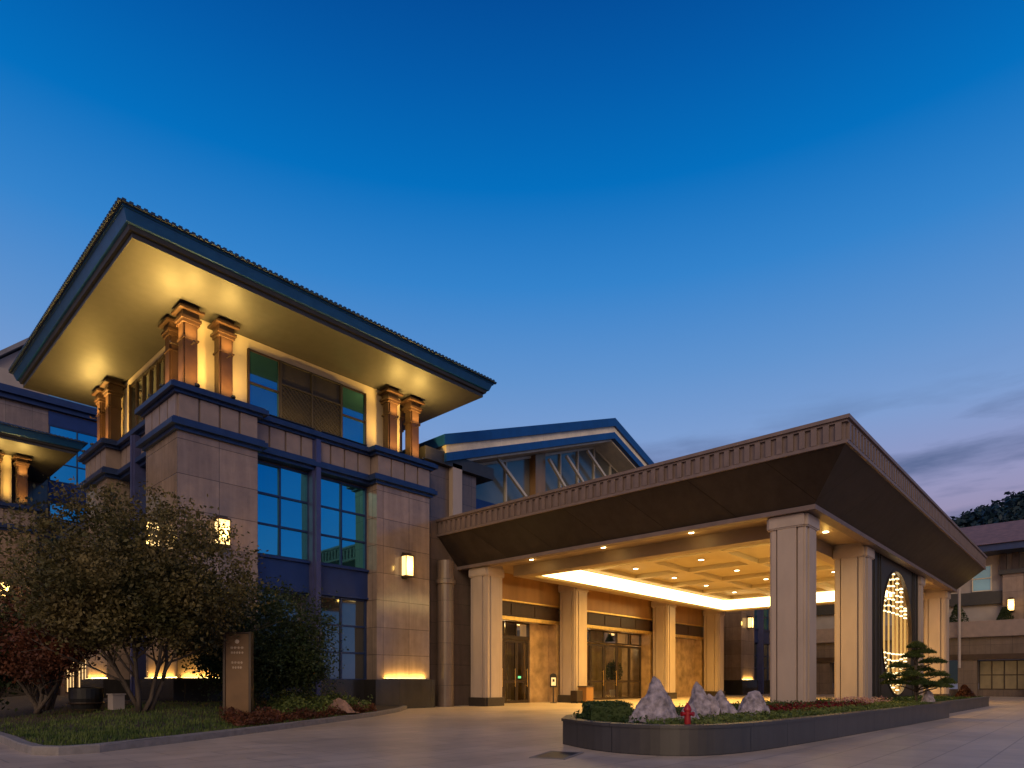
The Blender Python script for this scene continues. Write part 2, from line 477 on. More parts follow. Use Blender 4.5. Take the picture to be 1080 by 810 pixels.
# ------------------------------------------------------------------ hotel tower (built once, copied twice)
T0 = Vector((7.44, 20.5, 0))
FOOT = [(0, 0), (2.5, 0), (2.5, .75), (7.2, .75), (7.2, 0), (9.8, 0), (9.8, 2.65), (8.95, 2.65), (8.95, 6.75), (9.8, 6.75),
        (9.8, 9.4), (7.2, 9.4), (7.2, 8.65), (2.5, 8.65), (2.5, 9.4), (0, 9.4), (0, 6.75), (.9, 6.75), (.9, 2.65), (0, 2.65)]
CFOOT = [(0, 0), (2.5, 0), (2.5, .42), (7.2, .42), (7.2, 0), (9.8, 0), (9.8, 2.65), (9.35, 2.65), (9.35, 6.75), (9.8, 6.75),
         (9.8, 9.4), (7.2, 9.4), (7.2, 8.95), (2.5, 8.95), (2.5, 9.4), (0, 9.4), (0, 6.75), (.5, 6.75), (.5, 2.65), (0, 2.65)]
def grid_window(root, axis, a0, a1, plane, z0, z1, nx, nz, glass='sky_glass', frame='blue_paint', name='window', sign=-1, fw=.07):
    """a window lying on a wall: axis 'x' means it runs along x on the plane y=plane (facing sign*y)"""
    gm_, fm = MB(), MB()
    def bx(m_, u0, u1, d0, d1, zz0, zz1):
        lo, hi = sorted((plane + sign * d0, plane + sign * d1))
        if axis == 'x': m_.box(u0, u1, lo, hi, zz0, zz1)
        else: m_.box(lo, hi, u0, u1, zz0, zz1)
    # every pane very slightly out of plane with the next, as real glazing is
    w = (a1 - a0) / nx; h = (z1 - z0) / nz
    for i in range(nx):
        for j in range(nz):
            u0, u1 = a0 + i * w, a0 + (i + 1) * w
            q0, q1 = z0 + j * h, z0 + (j + 1) * h
            t = [random.uniform(.018, .040) for _ in range(4)]
            t[3] = t[0] + t[2] - t[1]
            P = [(u0, q0, t[0]), (u1, q0, t[1]), (u1, q1, t[2]), (u0, q1, t[3])]
            if axis == 'x': gm_.face([(u, plane + sign * d, z) for u, z, d in P])
            else: gm_.face([(plane + sign * d, u, z) for u, z, d in P])
    win = gm_.build(name, glass, root, local=True)
    e = fw * 0.5
    for i in range(nx + 1):
        u = a0 + i * w
        bx(fm, u - e, u + e, .0, .085 if 0 < i < nx else .10, z0 - e, z1 + e)
    for j in range(nz + 1):
        z = z0 + j * h
        for i in range(nx):
            bx(fm, a0 + i * w + e, a0 + (i + 1) * w - e, .0, .075, z - e, z + e)
    fm.build('frame', frame, win, local=True)
    return win
def make_tower():
    root = empty('hotel_tower', T0)
    # stone walls
    MB().prism(FOOT, 1.15, 8.63).build('wall', 'pier_stone', root, local=True)
    MB().prism(offs(FOOT, .16), 0, 1.15).build('plinth', 'granite_plinth', root, local=True)
    # cornices and the fluted band between them
    c = MB(); c.prism(offs(CFOOT, .10), 8.63, 8.74); c.prism(offs(CFOOT, .24), 8.742, 8.90); c.prism(offs(CFOOT, .17), 8.902, 8.98)
    c.build('cornice', 'blue_paint', root, local=True)
    b = MB(); b.prism(offs(CFOOT, -.03), 8.982, 9.73)
    k = len(CFOOT)
    for i in range(k):
        p = Vector(CFOOT[i]); q = Vector(CFOOT[(i + 1) % k]); L = (q - p).length
        if L < 1.0: continue
        d = (q - p) / L; n = Vector((d.y, -d.x)); N = max(2, round(L / .62))
        for j in range(N):
            s0 = p + d * (L * j / N + .035); s1 = p + d * (L * (j + 1) / N - .035)
            e0 = s0 + n * .04; e1 = s1 + n * .04
            b.prism([tuple(s0 - n * .06), tuple(e0), tuple(e1), tuple(s1 - n * .06)], 9.0, 9.72)
    b.build('fluted_band', 'flute_stone', root, local=True)
    c = MB(); c.prism(offs(CFOOT, .12), 9.73, 9.82); c.prism(offs(CFOOT, .26), 9.822, 9.97); c.prism(offs(CFOOT, .18), 9.972, 10.03)
    c.build('cornice', 'blue_paint', root, local=True)
    # window bays with their blue post and spandrel
    for axis, lo, hi, plane, sg in (('x', 2.5, 7.2, .75, -1), ('y', 2.65, 6.75, .9, -1), ('y', 2.65, 6.75, 8.95, 1)):
        mid = (lo + hi) / 2
        pw = .15
        for a0, a1 in ((lo + .05, mid - pw), (mid + pw, hi - .05)):
            grid_window(root, axis, a0, a1, plane, 5.42, 8.55, 2, 3)
            grid_window(root, axis, a0, a1, plane, 1.22 if axis == 'y' else .12, 4.2, 2, 4 if axis == 'x' else 3, glass='dark_glass')
        pm, sps = MB(), []
        if axis == 'x':
            pm.box(mid - pw, mid + pw, .36, .78, 0, 9.725)
            pm.box(mid - .09, mid + .09, .20, .36, 0, 9.722)
            for a0, a1 in ((lo + .004, mid - pw - .004), (mid + pw + .004, hi - .004)):
                sps.append([(a0, a1, plane - .16, plane + .05, 4.32, 5.30), (a0, a1, plane - .26, plane + .05, 5.304, 5.38), (a0, a1, plane - .22, plane + .05, 4.24, 4.316)])
        else:
            s_ = sg
            def sb(mm, d0, d1, a0, a1, z0, z1):
                l_, h_ = sorted((plane + s_ * d0, plane + s_ * d1)); B_ = (l_, h_, a0, a1, z0, z1); (mm.append(B_) if isinstance(mm, list) else mm.box(*B_))
            sb(pm, -.05, .66, mid - pw, mid + pw, 0, 9.725)
            sb(pm, .66, .73, mid - .07, mid + .07, 0, 9.72)
            for a0, a1 in ((lo + .004, mid - pw - .004), (mid + pw + .004, hi - .004)):
                q_ = []; sb(q_, -.05, .16, a0, a1, 4.32, 5.30); sb(q_, -.05, .26, a0, a1, 5.304, 5.38); sb(q_, -.05, .22, a0, a1, 4.24, 4.316); sps.append(q_)
        pm.build('blue_post', 'post_blue', root, local=True)
        for b0, b1, b2 in sps:
            so_ = MB().box(*b0).build('spandrel', 'blue_panel', root, local=True)
            MB().box(*b1).build('sill', 'blue_panel', so_, local=True)
            MB().box(*b2).build('lower_trim', 'blue_panel', so_, local=True)
    # upper storey
    MB().box(.85, 8.95, .85, 8.55, 10.02, 12.68).build('upper_wall', 'cream_wall', root, local=True)
    for a0, a1, in ((2.56, 3.66), (6.16, 7.22)):
        grid_window(root, 'x', a0, a1, .85, 10.1, 12.28, 1, 2, glass='upper_glass', frame='dark_bronze', fw=.06)
    lat = MB(); lat.box(3.70, 6.12, .80, .86, 10.06, 12.30)
    for i in range(40):
        for sgn in (1, -1):
            x0 = 3.72 + (i - 14) * .17
            p = Vector((x0, 0, 10.1)); q = p + Vector((sgn * 1.35, 0, 1.35))
            if sgn < 0: p.x += 1.35; q.x += 1.35
            # clip to the panel
            t0, t1 = 0.0, 1.0; dx = q.x - p.x
            for bnd, up in ((3.74, False), (6.08, True)):
                tt = (bnd - p.x) / dx
                if (dx > 0) == up: t1 = min(t1, tt)
                else: t0 = max(t0, tt)
            if t1 - t0 < .03: continue
            a = p.lerp(q, t0); b_ = p.lerp(q, t1)
            lat.bar((a.x, .775 + sgn * .006, a.z), (b_.x, .775 + sgn * .006, b_.z), .03, .026)
    for x in (3.70, 4.91, 6.12):
        lat.box(x - .03, x + .03, .73, .80, 10.06, 12.30)
    for z in (10.08, 11.5, 12.28):
        lat.box(3.73, 6.09, .735, .80, z - .025, z + .025)
    lat.build('lattice_panel', 'lattice_dark', root, local=True)
    for pl, sg in ((.85, -1), (8.95, 1)):
        grid_window(root, 'y', 2.6, 6.8, pl, 10.1, 12.28, 6, 1, glass='dark_glass', frame='dark_bronze', fw=.12, sign=sg)
    # paired columns under the eaves
    for cx, cy in ((.50, .50), (1.60, .50), (.50, 1.60), (9.30, .50), (8.20, .50), (9.30, 1.60),
                   (.50, 8.90), (.50, 7.80), (1.60, 8.90), (9.30, 8.90), (9.30, 7.80), (8.20, 8.90)):
        m_ = MB()
        m_.box(cx - .28, cx + .28, cy - .28, cy + .28, 10.02, 10.16)
        m_.prism([(cx + a, cy + b) for a, b in ((-.22, -.17), (-.17, -.17), (-.17, -.22), (.17, -.22), (.17, -.17), (.22, -.17), (.22, .17), (.17, .17), (.17, .22), (-.17, .22), (-.17, .17), (-.22, .17))], 10.162, 12.1)
        cb = m_.build('column', 'bronze', root, local=True)
        m2_ = MB()
        MB().box(cx - .245, cx + .245, cy - .245, cy + .245, 11.62, 11.67).build('collar', 'bronze', cb, local=True)
        m2_.box(cx - .26, cx + .26, cy - .26, cy + .26, 12.102, 12.17)
        m2_.box(cx - .30, cx + .30, cy - .30, cy + .30, 12.20, 12.29)
        m2_.box(cx - .26, cx + .26, cy - .26, cy + .26, 12.172, 12.198)
        m2_.box(cx - .24, cx + .24, cy - .24, cy + .24, 12.292, 12.47)
        m2_.box(cx - .37, cx + .37, cy - .37, cy + .37, 12.472, 12.54)
        m2_.box(cx - .24, cx + .24, cy - .24, cy + .24, 12.542, 12.69)
        m2_.build('capital', 'bronze', cb, local=True)
    # soffit, eaves and hipped roof
    sx0, sx1, sy0, sy1 = -1.73, 9.8 + 1.35, -1.73, 9.4 + 1.6
    MB().prism(rect(sx0, sx1, sy0, sy1), 12.70, 12.76).build('soffit', 'soffit_paint', root, local=True)
    def lift(o_, z): return [(x, y, z) for x, y in offs(rect(sx0, sx1, sy0, sy1), o_)]
    MB().loft([lift(.02, 12.69), lift(.02, 12.82), lift(.10, 12.84), lift(.14, 12.95)]).build('eave_soffit', 'eave_dark', root, local=True)
    MB().loft([lift(.15, 12.94), lift(.20, 12.96), lift(.30, 13.22), lift(.34, 13.22), lift(.34, 13.27)]).build('eave_fascia', 'eave_blue', root, local=True)
    rf = MB()
    cxm, cym = (sx0 + sx1) / 2, (sy0 + sy1) / 2
    hy = 1.2
    base = lift(.42, 13.275); lip = lift(.42, 13.31)
    rf.loft([base, lip], cap=True)
    a, b_, c_, d_ = lift(.40, 13.312)
    r0 = (cxm - hy, cym, 15.6); r1 = (cxm + hy, cym, 15.6)
    rf.face([a, b_, r1, r0]); rf.face([b_, c_, r1]); rf.face([c_, d_, r0, r1]); rf.face([d_, a, r0])
    # tile ends along the eaves
    px0, px1, py0, py1 = sx0 - .42, sx1 + .42, sy0 - .42, sy1 + .42
    for i in range(int((px1 - px0) / .17)):
        x = px0 + .05 + i * .17
        for y, sg in ((py0, -1), (py1, 1)):
            rf.box(x, x + .09, y - .03, y + .35, 13.27, 13.34) if sg < 0 else rf.box(x, x + .09, y - .35, y + .03, 13.27, 13.34)
    for i in range(int((py1 - py0) / .17)):
        y = py0 + .05 + i * .17
        rf.box(px0 - .03, px0 + .35, y, y + .09, 13.268, 13.338)
        rf.box(px1 - .35, px1 + .03, y, y + .09, 13.268, 13.338)
    rf.build('tile_roof', 'tile_blue', root, local=True)
    return root
tower = make_tower()
tag(tower, 'large stone hotel tower with glowing overhanging eaves and tall blue windows, behind the multi-stemmed tree', 'building')
index_kids()
tw2 = copy_tree(tower)
tw2.location = (-1.95, 40.6, 0)
tag(tw2, 'far pavilion with lit eave cut by the left edge, before the rear block', 'building')
tw3 = copy_tree(tower)
tw3.location = (48.3, 20.6, 0)
tag(tw3, 'dim matching tower glimpsed through the canopy, beyond the last back columns', 'building')

# ------------------------------------------------------------------ rear block and link wing on the left
rb = empty('rear_block', (5, 46, 0), label='tall rear hotel block with blue glass bay, above the far pavilion roof', cat='building')
MB().box(-16, 26, 46, 60, 0, 17.1).build('wall', 'pier_stone', rb)
c = MB(); c.box(-16.3, 26.3, 45.7, 60.3, 17.1, 17.35); c.box(-16.5, 26.5, 45.45, 60.5, 17.352, 17.75)
c.build('cornice', 'blue_paint', rb)
for z0, z1 in ((16.25, 17.05), (11.7, 12.9), (7.6, 8.8)):
    MB().box(9.5, 12.4, 45.93, 46.05, z0, z1).build('spandrel', 'blue_panel', rb)
for z0, z1 in ((12.95, 16.2), (8.85, 11.65), (1.0, 7.5)):
    w_ = grid_window(rb, 'x', 4.55, 7.35, -.0 , z0, z1, 2, 3)
    w_.location = (0, 0, 0)
pm = MB(); pm.box(-16, 9.7, 47.2, 59, 17.76, 19.3); pm.build('penthouse_wall', 'pale_plaster', rb)
pm = MB(); pm.box(9.72, 20, 47.0, 47.12, 17.76, 19.2); pm.build('balustrade', 'teal_glass', rb)
pm = MB()
pm.yprism([(7.0, 19.31), (11.6, 19.31), (11.6, 20.0), (9.3, 22.2), (7.0, 20.0)], 50, 58)
pm.build('roof_house', 'pale_plaster', rb)
pm = MB()
pm.yprism([(6.6, 19.75), (9.3, 22.35), (12.0, 19.75), (12.0, 20.05), (9.3, 22.65), (6.6, 20.05)], 49.6, 58.3)
pm.build('roof', 'grey_roof', rb)

lk = empty('link_wing', (10, 35, 0), label='low link wing with warm lit ground-floor windows behind the red maple', cat='building')
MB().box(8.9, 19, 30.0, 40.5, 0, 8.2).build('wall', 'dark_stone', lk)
MB().box(8.6, 19.2, 30.02, 40.48, 8.2, 8.6).build('cornice', 'blue_paint', lk)
for y in (31.2, 33.3, 35.4, 37.5):
    w_ = grid_window(lk, 'y', y - 35, y + 1.6 - 35, 8.9 - 10, .5, 2.9, 3, 2, glass='lit_window', frame='dark_bronze')

# ------------------------------------------------------------------ entrance hall (gabled) behind the canopy
RIDGE = 31.3
eh = empty('entrance_hall', (RIDGE, 21, 0), label='gabled entrance hall with blue roof edge, glass gable and bronze doorways behind the canopy', cat='building')
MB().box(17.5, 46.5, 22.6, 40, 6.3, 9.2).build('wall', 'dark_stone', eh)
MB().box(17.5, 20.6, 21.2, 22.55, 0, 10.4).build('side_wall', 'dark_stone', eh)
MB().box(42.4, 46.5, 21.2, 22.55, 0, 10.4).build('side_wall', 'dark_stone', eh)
MB().box(18.95, 19.5, 20.95, 21.3, 7.6, 10.6).build('stone_pilaster', 'column_stone', eh)
# round downpipe-like pilaster beside the tower
MB().lathe([(.36, 0), (.36, 5.2), (.42, 5.22), (.42, 5.4), (.36, 5.42), (.36, 6.2)], 18.35, 20.75, 20).build('pilaster', 'dark_stone', eh, smooth=False)
# gable roof
def rake(y0, y1, x0, x1, zt, th, slope, name, material, inset=0.0):
    m_ = MB()
    pl = lambda x: zt - slope * abs(x - RIDGE)
    m_.yprism([(x0, pl(x0) - th), (x0, pl(x0)), (RIDGE, zt), (x1, pl(x1)), (x1, pl(x1) - th), (RIDGE, zt - th)], y0, y1)
    return m_.build(name, material, eh)
SL = .352
rake(20.75, 40, 18.3, 44.3, 16.2, .46, SL, 'roof', 'roof_blue')
rake(20.87, 39.9, 18.5, 44.1, 15.738, .34, SL, 'white_fascia', 'soffit_paint')
rake(20.80, 39.8, 18.45, 44.15, 15.396, .36, SL, 'lower_fascia', 'roof_blue')
rake(21.05, 39.7, 18.6, 44.0, 15.034, .10, SL, 'gable_soffit', 'soffit_paint')
# dark tie beam at the low left end
MB().box(17.4, 21.5, 20.95, 22.7, 10.42, 10.95).build('tie_beam', 'eave_dark', eh)
MB().box(20.6, 42.0, 22.0, 22.5, 9.21, 9.75).build('sill_band', 'blue_panel', eh)
# glass gable: bays following the rake
zt = lambda x: 14.90 - SL * abs(x - RIDGE)
xs = [21.4, 23.7, 25.6, 26.4, 28.1, 29.7, 31.3, 33.0, 34.6, 36.4, 37.2, 38.9, 41.2]
for i in range(len(xs) - 1):
    x0, x1 = xs[i], xs[i + 1]
    if i in (2, 9):
        MB().yprism([(x0, 8.0), (x1, 8.0), (x1, zt(x1)), (x0, zt(x0))], 21.9, 22.45).build('gable_post', 'wood_panel', eh)
        continue
    gl = MB(); gl.face([(x0 + .02, 22.3, 9.75), (x1 - .02, 22.3, 9.75), (x1 - .02, 22.3 + random.uniform(-.01, .01), zt(x1)), (x0 + .02, 22.3, zt(x0))])
    gw = gl.build('gable_window', 'grey_glass', eh)
    fr = MB()
    fr.box(x0 - .05, x0 + .05, 22.2, 22.35, 9.75, zt(x0)); fr.bar((x0, 22.27, zt(x0) - .05), (x1, 22.27, zt(x1) - .05), .12, .12)
    fr.build('frame', 'white_metal', gw)
for (xa, za, xb, zb) in ((22.6, 11.9, 24.9, 10.3), (26.5, 12.85, 28.1, 11.5), (28.0, 13.4, 29.9, 12.05), (29.95, 14.2, 32.6, 12.6)):
    MB().bar((xa, 21.75, za), (xb, 21.75, zb), .14, .14).build('strut', 'white_metal', eh)
# ground-floor front: jamb walls, bronze panels, friezes
PY = 20.75
for x0, x1, in ((20.75, 25.9), (27.0, 35.1), (36.2, 42.0)):
    pn = MB(); pn.box(x0 - .3, x1 + .3, PY, PY + 1.1, 4.92, 6.28)
    pn.build('bronze_panel', 'wood_panel', eh)
    fz = MB(); fz.box(x0 - .28, x1 + .28, PY + .05, PY + 1.15, 4.15, 4.84)
    n_ = max(2, round((x1 - x0) / 1.7))
    for i in range(n_):
        a = x0 + (x1 - x0) * i / n_; b = x0 + (x1 - x0) * (i + 1) / n_
        fz.box(a + .06, b - .06, PY + .02, PY + .06, 4.24, 4.76)
    fz.build('frieze', 'bronze', eh)
    tr = MB(); tr.box(x0 - .25, x1 + .25, PY - .09, PY + .3, 4.842, 4.918); tr.box(x0 - .25, x1 + .25, PY - .02, PY + .3, 3.98, 4.148)
    tr.build('lintel', 'gold', eh)
for x0, x1 in ((20.35, 20.75), (25.9, 27.0), (35.1, 36.2), (42.0, 42.4)):
    MB().box(x0 + .001, x1 - .001, PY + .001, PY + 1.2, 0, 4.14).build('jamb_wall', 'marble', eh)
DY = 21.35
# left bay: four-leaf door with stone beyond
MB().box(24.46, 25.895, DY - .05, DY + .3, 0, 3.97).build('stone_panel', 'marble', eh)
def door_leaf(x0, x1, z1, nm='door', handle=True):
    dm = MB()
    dm.box(x0, x0 + .09, DY, DY + .08, .02, z1); dm.box(x1 - .09, x1, DY, DY + .08, .02, z1)
    for z in (.02, 1.0, z1 - .12):
        dm.box(x0 + .09, x1 - .09, DY + .005, DY + .075, z, z + .12)
    d = dm.build(nm, 'dark_bronze', eh)
    pg = MB(); pg.face([(x0 + .08, DY + .04, .1), (x1 - .08, DY + .04, .1), (x1 - .08, DY + .04, z1 - .1), (x0 + .08, DY + .04, z1 - .1)])
    pg.build('pane', 'door_glass', d)
    if handle:
        h = MB(); h.tube([(x1 - .17, DY - .06, .8), (x1 - .17, DY - .06, 1.7)], .018, 8); h.box(x1 - .185, x1 - .155, DY - .06, DY + .02, .85, .88); h.box(x1 - .185, x1 - .155, DY - .06, DY + .02, 1.62, 1.65)
        h.build('handle', 'gold', d)
for i in range(4):
    door_leaf(20.8 + i * .91, 20.8 + (i + 1) * .91 - .01, 3.1)
MB().box(20.76, 24.455, DY - .04, DY + .12, 3.12, 3.25).build('door_head', 'dark_bronze', eh)
grid_window(eh, 'x', 20.8 - RIDGE, 24.44 - RIDGE, DY + .1 - 21, 3.27, 3.95, 4, 1, glass='door_glass', frame='dark_bronze', name='transom_window')
# middle bay: wide glazed entrance
for i in range(6):
    door_leaf(27.05 + i * 1.34, 27.05 + (i + 1) * 1.34 - .01, 3.2, handle=i in (2, 3))
grid_window(eh, 'x', 27.05 - RIDGE, 35.08 - RIDGE, DY + .1 - 21, 3.3, 3.95, 6, 1, glass='door_glass', frame='dark_bronze', name='transom_window')
# right bay: stone panel
MB().box(36.21, 41.99, DY - .1, DY + .3, 0, 3.97).build('stone_panel', 'marble', eh)
# lobby behind the glass
MB().box(20.4, 42.3, 22.3, 30.5, .005, .02).build('lobby_floor', 'marble', eh)
lw = MB(); lw.box(20.4, 42.3, 30.0, 30.4, .02, 4.3)
for i in range(18):
    x = 20.7 + i * 1.22; lw.box(x, x + .35, 29.7, 30.0, .02, 4.3)
lw.build('lobby_wall', 'wood_panel', eh)
MB().box(20.4, 42.3, 22.4, 30.4, 4.3, 4.5).build('lobby_ceiling', 'ceiling_paint', eh)
lc = MB(); lc.box(20.45, 20.6, 22.6, 30, .02, 4.3); lc.box(42.1, 42.25, 22.6, 30, .02, 4.3); lc.build('lobby_side_wall', 'marble', eh)
for a, b in ((20.9, 22.3), (24.2, 25.6), (27.2, 28.0), (31.6, 33.2), (34.2, 35.0)):
    cm = MB(); pts = []
    N = 26
    for i in range(N + 1):
        x = a + (b - a) * i / N; pts.append((x, 22.75 + .06 * math.sin(i * 1.9)))
    for i in range(N):
        (xa, ya), (xb, yb) = pts[i], pts[i + 1]
        cm.face([(xa, ya, .03), (xb, yb, .03), (xb, yb, 4.2), (xa, ya, 4.2)])
    cm.build('curtain', 'curtain', eh)
for x in (23, 27.5, 31.5, 35.5, 39.5):
    lamp('lobby_light', 'POINT', (x, 26.0, 3.6), 170, eh, size=.25, color=(1, .68, .32))

# ------------------------------------------------------------------ entrance canopy
CX0, CX1, CY0, CY1 = 19.45, 43.2, 6.15, 21.5
cn = empty('entrance_canopy', (31.3, 13.5, 0), label='broad flat entrance canopy with brown fascia, ribbed parapet and lit coffered ceiling on stone columns', cat='canopy')
SZ = 6.15
IX0, IX1, IY0, IY1 = 21.45, 41.15, 8.0, 18.8     # inner faces of the beams
# flat soffit round the beams
sf = MB()
o4 = rect(CX0 + .02, CX1 - .02, CY0 + .02, CY1 - .02); i4 = rect(IX0 - .45, IX1 + .45, IY0 - .45, IY1 + .45)
sf.ring(o4, i4, SZ, SZ + .1)
sf.build('soffit', 'canopy_beam', cn)
ed = MB(); ed.ring(rect(CX0 - .04, CX1 + .04, CY0 - .04, CY1), rect(CX0 + .3, CX1 - .3, CY0 + .3, CY1 - .001), SZ - .14, SZ - .002)
ed.build('soffit_trim', 'canopy_rib', cn)
bm_ = MB(); bm_.ring(rect(IX0 - .45, IX1 + .45, IY0 - .45, IY1 + .45), rect(IX0, IX1, IY0, IY1), 5.70, 6.62)
bm_.build('beam', 'canopy_beam', cn)
# upstand inside the beams, made to glow in place of hidden cove lamps
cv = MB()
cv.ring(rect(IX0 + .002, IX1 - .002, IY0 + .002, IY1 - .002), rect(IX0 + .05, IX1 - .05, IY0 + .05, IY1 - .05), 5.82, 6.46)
cv.build('cove_glow', 'cove_glow', cn)
lp = MB(); lp.ring(rect(IX0 + .002, IX1 - .002, IY0 + .002, IY1 - .002), rect(IX0 + .22, IX1 - .22, IY0 + .22, IY1 - .22), 5.70, 5.80)
lp.build('cove_ledge', 'ceiling_paint', cn)
MB().box(IX0, IX1, IY0, IY1, 6.56, 6.63).build('ceiling', 'ceiling_paint', cn)
GX = [23.4, 27.1, 30.9, 34.6, 38.4]; GY = [10.0, 13.4, 16.8]
cf = MB()
gxs = [IX0 + .75] + [(GX[i] + GX[i + 1]) / 2 for i in range(4)] + [IX1 - .75]
gys = [IY0 + .75] + [(GY[i] + GY[i + 1]) / 2 for i in range(2)] + [IY1 - .75]
for x in gxs:
    cf.box(x - .22, x + .22, gys[0] - .22, gys[-1] + .22, 6.36, 6.565)
for y in gys:
    for i in range(5):
        cf.box(gxs[i] + .22, gxs[i + 1] - .22, y - .22, y + .22, 6.362, 6.565)
cf.build('coffer_grid', 'ceiling_paint', cn)
# sloping fascia and roof deck
def cring(o, z, oy1=0.0): return [(CX0 - o, CY0 - o, z), (CX1 + o, CY0 - o, z), (CX1 + o, CY1 + oy1, z), (CX0 - o, CY1 + oy1, z)]
fs = MB(); 
r0 = cring(0, SZ); r1 = cring(1.13, 7.30)
for i, j in ((0, 1), (1, 2), (3, 0)):
    fs.face([r0[i], r0[j], r1[j], r1[i]])
q = [r0[2], r0[3], r1[3], r1[2]]; fs.face(q)
s1 = cring(1.13, 7.9)
fs.face([s1[0], s1[1], s1[2], s1[3]])
fs.face([r1[2], r1[3], s1[3], s1[2]])
fs.build('fascia', 'canopy_metal', cn)
pr = MB()
for (o0, o1, z0, z1) in ((.9, 1.20, 7.302, 7.40), (.9, 1.13, 7.402, 7.86), (.85, 1.20, 7.862, 7.92), (.8, 1.26, 7.922, 8.02)):
    a = cring(o1, 0); b = cring(o0, 0)
    pr.ring([(p[0], p[1]) for p in a], [(p[0], p[1]) for p in b][:2] + [(CX1 + o0, CY1 - .2), (CX0 - o0, CY1 - .2)], z0, z1)
pr.build('parapet', 'canopy_rib', cn)
ribs = MB()
y = CY0 - 1.05
while y < CY1 - .1:
    ribs.box(CX0 - 1.215, CX0 - 1.131, y, y + .15, 7.402, 7.86)
    ribs.box(CX1 + 1.131, CX1 + 1.215, y, y + .15, 7.402, 7.86)
    y += .305
x = CX0 - 1.05
while x < CX1 + 1.0:
    ribs.box(x, x + .15, CY0 - 1.215, CY0 - 1.131, 7.402, 7.86)
    x += .305
ribs.build('parapet_rib', 'canopy_rib', cn)
# columns
def col_poly(x, y, s, k):
    h = s / 2
    return [(x + a * 1, y + b) for a, b in ((-h + k, -h), (h - k, -h), (h - k, -h + k), (h, -h + k), (h, h - k), (h - k, h - k), (h - k, h), (-h + k, h), (-h + k, h - k), (-h, h - k), (-h, -h + k), (-h + k, -h + k))]
CXS = [20.15, 26.45, 35.65, 42.5]
def grooved(x, y, s, c=.06, g=.27, gw=.045, gd=.07):
    h = s / 2
    side = [(-h + c, -h), (-g - gw, -h), (-g - gw, -h + gd), (-g, -h + gd), (-g, -h - .035), (g, -h - .035), (g, -h + gd), (g + gw, -h + gd), (g + gw, -h), (h - c, -h), (h - c, -h + c)]
    out = []
    for k in range(4):
        a = k * math.pi / 2; ca, sa = round(math.cos(a)), round(math.sin(a))
        out += [(x + p * ca - q * sa, y + p * sa + q * ca) for p, q in side]
    return out
for cy in (6.98, 20.08):
    for cx in CXS:
        m_ = MB()
        m_.prism(grooved(cx, cy, 1.04), .38, 5.655)
        cb = m_.build('column', 'column_stone', cn)
        MB().prism(col_poly(cx, cy, 1.20, .09), 0, .38).build('base', 'column_base', cb)
        cp = MB(); cp.prism(col_poly(cx, cy, 1.15, .09), 5.622, 5.66); cp.prism(col_poly(cx, cy, 1.20, .09), 5.66, 5.98); cp.prism(col_poly(cx, cy, 1.10, .09), 5.98, SZ - .002)
        cp.build('capital', 'column_stone', cb)
# ceiling downlights
first = None
for yi, gy in enumerate(GY):
    for xi, gx in enumerate(GX):
        d = empty('ceiling_downlight', (gx, gy, 6.558), group='round downlights in the canopy ceiling')
        row = ('front', 'middle', 'back')[yi]; place = ('first', 'second', 'third', 'fourth', 'fifth')[xi]
        tag(d, f'round warm downlight in the canopy ceiling, {place} from the left in the {row} row', 'light')
        MB().lathe([(.16, -.03), (.16, 0), (.12, 0), (.12, -.03)], 0, 0, 18).build('trim_ring', 'white_metal', d, local=True)
        MB().lathe([(.115, -.035), (.115, -.005)], 0, 0, 18).build('bulb', 'downlight', d, local=True)
        lamp('lamp', 'SPOT', (gx, gy, 6.44), 1250, d, size=.1, target=(gx, gy, 0), spot=145, blend=.9)
# small soffit lights round the edge of the canopy
for lx, ly in ((20.3, 17.6), (20.3, 14.0), (20.3, 10.4), (23.3, 7.0), (31.0, 7.0), (39.0, 7.0)):
    d = empty('soffit_light', (lx, ly, SZ), group='soffit lights along the canopy edge')
    MB().lathe([(.09, -.02), (.09, 0)], 0, 0, 14).build('lens', 'downlight', d, local=True)
    lamp('lamp', 'POINT', (lx, ly, SZ - .22), 5, d, size=.06)
SOFF = ['left edge soffit light nearest the left column', 'left edge soffit light midway along the open side', 'left edge soffit light nearest the corner column',
        'right edge soffit light between the corner column and its neighbour', 'right edge soffit light above the moon gate', 'right edge soffit light beyond the moon gate']
for o, t_ in zip([o for o in COL.objects if o.name.startswith('soffit_light')], SOFF):
    tag(o, 'small round ' + t_, 'light')

# ------------------------------------------------------------------ moon gate screen with its light curtain
mg = empty('moon_gate_screen', (31.05, 6.6, 0), label='black screen with round moon gate opening and glowing light rods, between two canopy columns', cat='screen')
CZ, RAD = 3.1, 2.64
MX0, MX1, MY0, MY1 = 26.99, 35.11, 6.49, 6.60
N = 64
sc = MB()
for y in (MY0, MY1):
    pts_c = []; pts_o = []
    for i in range(N):
        t = 2 * math.pi * i / N
        cx_, cz_ = math.cos(t), math.sin(t)
        pts_c.append((31.05 + RAD * cx_, CZ + RAD * cz_))
        hx = (MX1 - 31.05) if cx_ > 0 else (31.05 - MX0)
        hz = (6.13 - CZ) if cz_ > 0 else (CZ - 0.0)
        k = min(hx / abs(cx_) if abs(cx_) > 1e-6 else 1e9, hz / abs(cz_) if abs(cz_) > 1e-6 else 1e9)
        pts_o.append((31.05 + k * cx_, CZ + k * cz_))
    for i in range(N):
        j = (i + 1) % N
        P = [pts_c[i], pts_o[i], pts_o[j], pts_c[j]]
        sc.face([(a, y, b) for a, b in P])
for i in range(N):
    j = (i + 1) % N
    (a, b), (c_, d_) = pts_c[i], pts_c[j]
    sc.face([(a, MY0, b), (c_, MY0, d_), (c_, MY1, d_), (a, MY1, b)])
